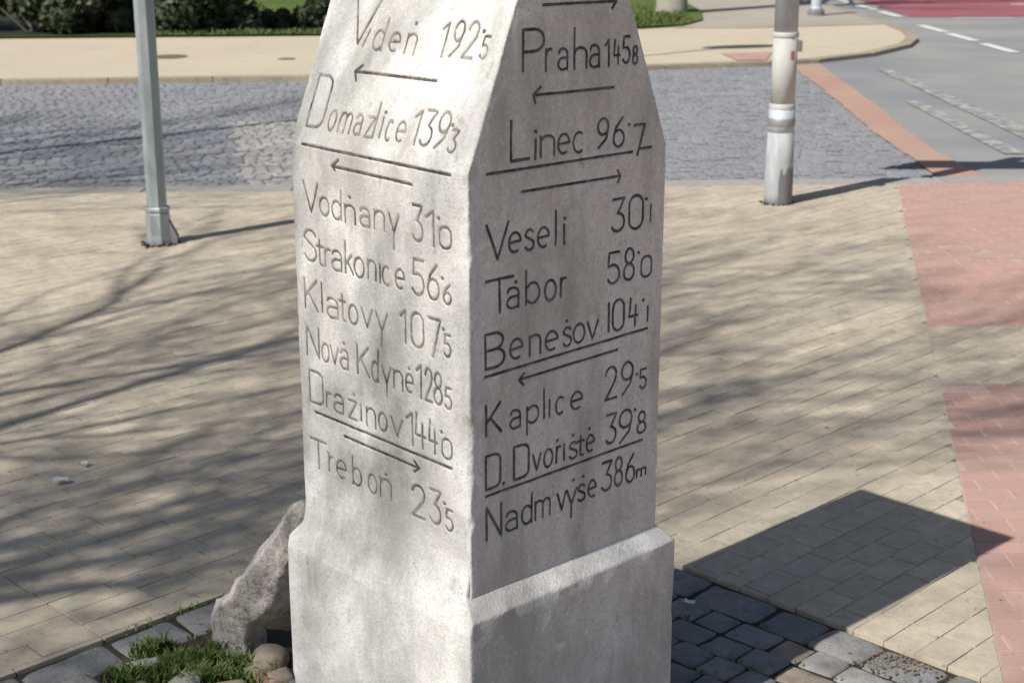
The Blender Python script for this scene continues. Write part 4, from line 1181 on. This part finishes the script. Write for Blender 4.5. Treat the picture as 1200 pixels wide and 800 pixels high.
# scraps of litter
for i, (x, y, s_, lab) in enumerate(((-1.30, 4.06, .022, 'larger white scrap of paper on the left of the pavement'), (-1.27, 4.20, .012, 'smaller white scrap of paper behind the larger one'), (0.42, 3.27, .014, 'white fleck lying on the shaded setts right of the milestone'))):
    V = []; Fs = []
    for k in range(4):
        for j in range(3):
            V.append(((k / 3 - .5) * 2 * s_, (j / 2 - .5) * s_ * 1.3, 0.004 + s_ * .35 * abs(math.sin(k * 2.1 + j * 1.3 + i))))
    for k in range(3):
        for j in range(2): Fs.append((k * 3 + j, (k + 1) * 3 + j, (k + 1) * 3 + j + 1, k * 3 + j + 1))
    o = mesh_obj('paper_scrap', V, Fs, M_SIGN); o.location = (x, y, 0.008); o.rotation_euler[2] = i * 1.1 + .3
    tag(o, lab, 'litter')

# ------------------------------------------------------------ posts
def sign_post_left():
    t = empty('sign_post', (-1.741, 7.29, 0), 'dull green grey eight sided metal post with a foot sleeve, left of the milestone', 'post')
    V = []; Fs = []
    lathe(V, Fs, [(.048, .02), (.048, 2.55), (.044, 2.56)], 8, phase=.5)
    mesh_obj('pole', V, Fs, M_GALV, t)
    V = []; Fs = []
    lathe(V, Fs, [(.066, -.01), (.066, .02), (.061, .05), (.059, .15), (.056, .158), (.052, .162)], 8, phase=.5)
    lathe(V, Fs, [(.060, .163), (.062, .168), (.062, .18), (.058, .185)], 8, phase=.5)
    mesh_obj('foot_sleeve', V, Fs, M_GALVL, t)
    V = []; Fs = []
    # hinge lug on the right side
    pts = [(.05, .0), (.092, .0), (.094, .04), (.074, .08), (.05, .13)]
    b = len(V)
    for yy in (-.022, .022):
        for x_, z_ in pts: V.append((x_, yy, z_))
    n = len(pts)
    Fs.append(tuple(range(n))); Fs.append(tuple(range(2 * n - 1, n - 1, -1)))
    for i in range(n): Fs.append((i, n + i, n + (i + 1) % n, (i + 1) % n))
    mesh_obj('lug', V, Fs, M_DARKPAINT, t)
    for a in (0.6, 2.2, 3.8, 5.4):
        V = []; Fs = []
        lathe(V, Fs, [(.011, 0), (.011, .012), (.006, .016)], 6, cx=.085 * math.cos(a), cy=.085 * math.sin(a))
        mesh_obj('bolt', V, Fs, M_METAL_RUST, t)
    V = []; Fs = []
    box(V, Fs, -.2, .2, -.070, -.058, 2.02, 2.52, 0)
    mesh_obj('sign_plate', V, Fs, M_SIGN, t)
sign_post_left()
def sign_post_right():
    t = empty('sign_post', (1.489, 8.34, 0), 'stout silver round pole with a cream sleeve and white rings, right of the milestone', 'post')
    def cyl(name, prof, mat, n=28, cx=0, cy=0):
        V = []; Fs = []
        lathe(V, Fs, prof, n, cx, cy); return mesh_obj(name, V, Fs, mat, t, False)
    for nm, prof, mt in (('foot', [(.078, -.01), (.078, .06), (.076, .25), (.073, .40)], M_FOOT), ('lower_pole', [(.0715, .39), (.0715, .53)], M_SILVER),
                         ('cream_sleeve', [(.0665, .53), (.0665, .93)], M_CREAM), ('ring', [(.071, .525), (.073, .530), (.073, .552), (.070, .557)], M_RING),
                         ('ring', [(.069, .915), (.071, .920), (.071, .938), (.068, .943)], M_RING), ('band_clamp', [(.074, .435), (.075, .437), (.075, .475), (.074, .477)], M_CLAMP),
                         ('upper_pole', [(.064, .93), (.062, 2.6), (.050, 2.62)], M_SILVER)):
        o = cyl(nm, prof, mt)
        o.data.polygons.foreach_set('use_smooth', [len(p.vertices) == 4 for p in o.data.polygons])
    V = []; Fs = []
    box(V, Fs, .052, .085, -.05, -.01, .84, .90, 0.004)
    mesh_obj('clamp_lug', V, Fs, M_DARKPAINT, t)
    # sticker and scuffed paint wrap round the pole
    def wrap(name, r, a0, a1, z0, z1, mat, ragged=0):
        V = []; Fs = []; n = 14
        for i in range(n + 1):
            a = a0 + (a1 - a0) * i / n
            jz = ragged * float(vnoise(i * .9, 3.1, 1.0))
            V.append((r * math.cos(a), r * math.sin(a), z0)); V.append((r * math.cos(a), r * math.sin(a), z1 + jz))
        for i in range(n): Fs.append((2 * i, 2 * i + 2, 2 * i + 3, 2 * i + 1))
        mesh_obj(name, V, Fs, mat, t)
    wrap('sticker', .0675, math.radians(-72), math.radians(-50), .80, .845, M_STICKER)
    wrap('scuff', .0795, math.radians(-100), math.radians(20), .0, .17, M_DARKPAINT, .06)
    V = []; Fs = []
    box(V, Fs, -.68, .40, -.085, -.070, 2.10, 2.52, 0)
    mesh_obj('sign_plate', V, Fs, M_SIGN, t)
sign_post_right()
def round_sign(x, y):
    t = empty('road_sign', (x, y, ZF), 'round traffic sign on a thin post hidden behind the milestone', 'road sign')
    V = []; Fs = []; lathe(V, Fs, [(.03, 0), (.03, 2.75)], 12); mesh_obj('pole', V, Fs, M_GALV, t)
    V = []; Fs = []
    n = 32
    for yy in (-.045, -.033):
        for k in range(n): V.append((.40 * math.cos(2 * PI * k / n), yy, 2.42 + .40 * math.sin(2 * PI * k / n)))
    Fs.append(tuple(range(n))); Fs.append(tuple(range(2 * n - 1, n - 1, -1)))
    for k in range(n): Fs.append((k, n + k, n + (k + 1) % n, (k + 1) % n))
    mesh_obj('sign_plate', V, Fs, M_SIGN, t)
round_sign(0.95, 16.5)
def bollard(x, y):
    t = empty('bollard', (x, y, ZF), 'slim metal bollard on the corner far behind the silver pole', 'bollard')
    V = []; Fs = []; lathe(V, Fs, [(.095, 0), (.095, .10), (.08, .14), (.08, .95), (.06, 1.0)], 16); mesh_obj('post', V, Fs, M_SILVER, t)
    V = []; Fs = []; lathe(V, Fs, [(.13, 0), (.13, .07), (.10, .11)], 16); mesh_obj('foot', V, Fs, M_DARKPAINT, t)
bollard(4.6, 23.3)
# brown covers let into the far pavement
for x, y, rx, ry, lab in ((-3.78, 16.85, .20, .24, 'brown cover in the far pavement beside the left post'), (-2.45, 16.6, .10, .10, 'tiny brown cover in the far pavement beside the milestone')):
    V = []; Fs = []
    prof = []
    n = 20
    for z_, k_ in ((-.01, 1), (.004, 1), (.006, .96)):
        for k in range(n): V.append((rx * k_ * math.cos(2 * PI * k / n), ry * k_ * math.sin(2 * PI * k / n), z_))
    for i in range(2):
        for k in range(n): Fs.append((i * n + k, i * n + (k + 1) % n, (i + 1) * n + (k + 1) % n, (i + 1) * n + k))
    Fs.append(tuple(range(2 * n, 3 * n)))
    o = mesh_obj('manhole_cover', V, Fs, M_METAL_RUST); o.location = (x, y, ZF)
    tag(o, lab, 'manhole cover')

# ------------------------------------------------------------ vegetation
def bush(x, y, rx, ry, rz, n, leaf, label, seed):
    r = random.Random(seed)
    t = empty('bush', (x, y, ZF), label, 'bush', 'evergreen bushes along the far pavement')
    V = []; Fs = []
    lumps = []
    for _ in range(34):
        a = r.uniform(0, 2 * PI); u = r.uniform(.3, .85)
        lumps.append((math.cos(a) * rx * u, math.sin(a) * ry * u, rz * (.08 + .9 * r.random() ** 1.8), r.uniform(.22, .42) * min(rx, ry, rz * .8)))
    for _ in range(n):
        lx, ly, lz, lr = r.choice(lumps)
        d = Vector((r.gauss(0, 1), r.gauss(0, 1), r.gauss(0, 1))).normalized() * lr * r.uniform(.55, 1.08)
        c = Vector((lx, ly, lz)) + d
        if c.z < 0.02: c.z = abs(c.z) + .02
        nrm = (d.normalized() + Vector((r.gauss(0, .6), r.gauss(0, .6), r.gauss(0, .6) + .2))).normalized()
        u = nrm.orthogonal().normalized(); w = nrm.cross(u)
        ang = r.uniform(0, PI); u2 = u * math.cos(ang) + w * math.sin(ang); w2 = nrm.cross(u2)
        s = leaf * r.uniform(.6, 1.3)
        b = len(V)
        V.extend([tuple(c - u2 * s), tuple(c - w2 * s * .5), tuple(c + u2 * s), tuple(c + w2 * s * .5)])
        Fs.append((b, b + 1, b + 2, b + 3))
    o = mesh_obj('foliage', V, Fs, M_LEAF, t); o['kind'] = 'stuff'
    V = []; Fs = []
    for _ in range(14):
        lx, ly, lz, lr = r.choice(lumps)
        tube(V, Fs, [(r.uniform(-.1, .1), r.uniform(-.1, .1), -.05), (lx * .5, ly * .5, lz * .55), (lx, ly, lz)], [.02, .014, .006], 5)
    mesh_obj('stem', V, Fs, M_BARK2, t)
bush(-6.2, 19.95, 1.5, .75, 1.6, 22000, .06, 'leafy evergreen bush at the far left edge of the view', 1)
bush(-4.4, 20.35, 1.2, .75, 1.3, 20000, .055, 'dark evergreen bush directly behind the left post', 2)
bush(-2.5, 21.0, 1.5, .7, .36, 15000, .045, 'low spreading dark bush right of the left post, on the lawn', 3)
bush(-8.6, 19.8, 1.4, 1.0, 2.0, 5000, .06, 'evergreen bush beyond the left edge of the view', 4)
# lawn edge blades
sp_ = []
for _ in range(16000):
    x = random.uniform(-7.5, 2.6)
    base = np.interp(x, [-14, -6.4, -2.5, 1.75, 2.35, 2.75], [18.2, 19.17, 19.6, 20.75, 21.2, 22.2])
    y = base + abs(random.gauss(0, 1.6))
    if x < -4.6 and y < base + .9: continue
    if x < -1.2 and base + .5 < y < 22: continue
    sp_.append((x, float(y), ZF + .03))
blades('lawn_grass', sp_, 'short green grass along the edge of the far lawn', M_LAWNBLADE, 0.02, 0.06, width=.012, kind='stuff')

def bare_tree(x, y, label, seed, height, fork, lean, mat, r0=.17, spread=.55, z=0.0, levels=6, parts_ratio=1.0):
    r = random.Random(seed)
    t = empty('bare_tree', (x, y, z), label, 'tree', None)
    V = []; Fs = []
    tv, tf = [], []
    top = Vector((lean[0], lean[1], fork))
    tube(tv, tf, [(0, 0, -.1), (0, 0, .1), (lean[0] * .4, lean[1] * .4, fork * .5), tuple(top)], [r0 * 1.35, r0 * 1.1, r0 * .95, r0 * .85], 14)
    mesh_obj('trunk', tv, tf, mat, t, True)
    def grow(p, d, L_, rad, lev):
        n = 4
        pts = [p]; rr = [rad]
        cur = p.copy(); dd = d.copy()
        for i in range(n):
            dd = (dd + Vector((r.gauss(0, .10), r.gauss(0, .10), r.gauss(0, .07) + .045))).normalized()
            cur = cur + dd * (L_ / n)
            pts.append(cur.copy()); rr.append(max(.0028, rad * (1 - .36 * (i + 1) / n)))
        tube(V, Fs, [tuple(q_) for q_ in pts], rr, 6 if rad > .02 else 4, False)
        if lev == 0: return
        k = 3
        for c in range(k):
            a = r.uniform(0, 2 * PI)
            sp__ = r.uniform(.28, .75) if c else r.uniform(.05, .25)
            o_ = dd.orthogonal().normalized(); o2 = dd.cross(o_)
            nd = (dd * math.cos(sp__) + (o_ * math.cos(a) + o2 * math.sin(a)) * math.sin(sp__)).normalized()
            st = pts[-1] if c == 0 else pts[r.choice((2, 3, 4))]
            grow(st, nd, L_ * r.uniform(.62, .86), rr[-1] * (.9 if c == 0 else r.uniform(.5, .72)), lev - 1)
    nl = 7
    for c in range(nl):
        a = 2 * PI * c / nl + r.uniform(-.4, .4)
        tl = r.uniform(.8, 1.2) * spread
        d = Vector((math.cos(a) * math.sin(tl), math.sin(a) * math.sin(tl), math.cos(tl)))
        grow(top - Vector((0, 0, r.uniform(0, .4))), d, (height - fork) * .36, r0 * .42, levels)
    o = mesh_obj('branches', V, Fs, mat, t); o['kind'] = 'stuff'
    return t
bare_tree(-5.5, .5, 'bare tree standing off to the left, its branch shadows lying across the pavement', 21, 7.7, 3.0, (.3, .2), M_BARK2, .15, .50, levels=6)
bare_tree(-10.0, 4.6, 'second bare tree farther left, its branch shadows lying on the sett street', 5, 9.5, 3.6, (.1, .1), M_BARK2, .15, .5, levels=5)
bare_tree(2.46, 23.75, 'pale barked tree in the far lawn corner right of the milestone top', 9, 9.0, 3.4, (.1, .1), M_BARK, .22, .5, z=ZF, levels=4)
bare_tree(-7.0, -4.0, 'third bare tree behind the viewer to the left, its branch shadows lying near the milestone', 33, 10.0, 4.0, (.1, .2), M_BARK2, .085, .55, levels=5)
def lamp_post(x, y):
    t = empty('lamp_post', (x, y, -.06), 'tall thin street lamp off to the left, its shadow a thin line on the setts', 'street lamp')
    V = []; Fs = []; lathe(V, Fs, [(.08, 0), (.08, .8), (.055, .85), (.035, 8.4)], 14); mesh_obj('pole', V, Fs, M_GALV, t)
    V = []; Fs = []; tube(V, Fs, [(0, 0, 8.35), (.3, .3, 8.6), (.8, .7, 8.7)], [.03, .028, .025], 8); mesh_obj('arm', V, Fs, M_GALV, t)
    V = []; Fs = []; tube(V, Fs, [(.8, .7, 8.68), (1.0, .9, 8.66), (1.3, 1.15, 8.66)], [.05, .10, .06], 10); mesh_obj('lamp_head', V, Fs, M_SIGNBACK, t)
lamp_post(-7.6, 6.6)
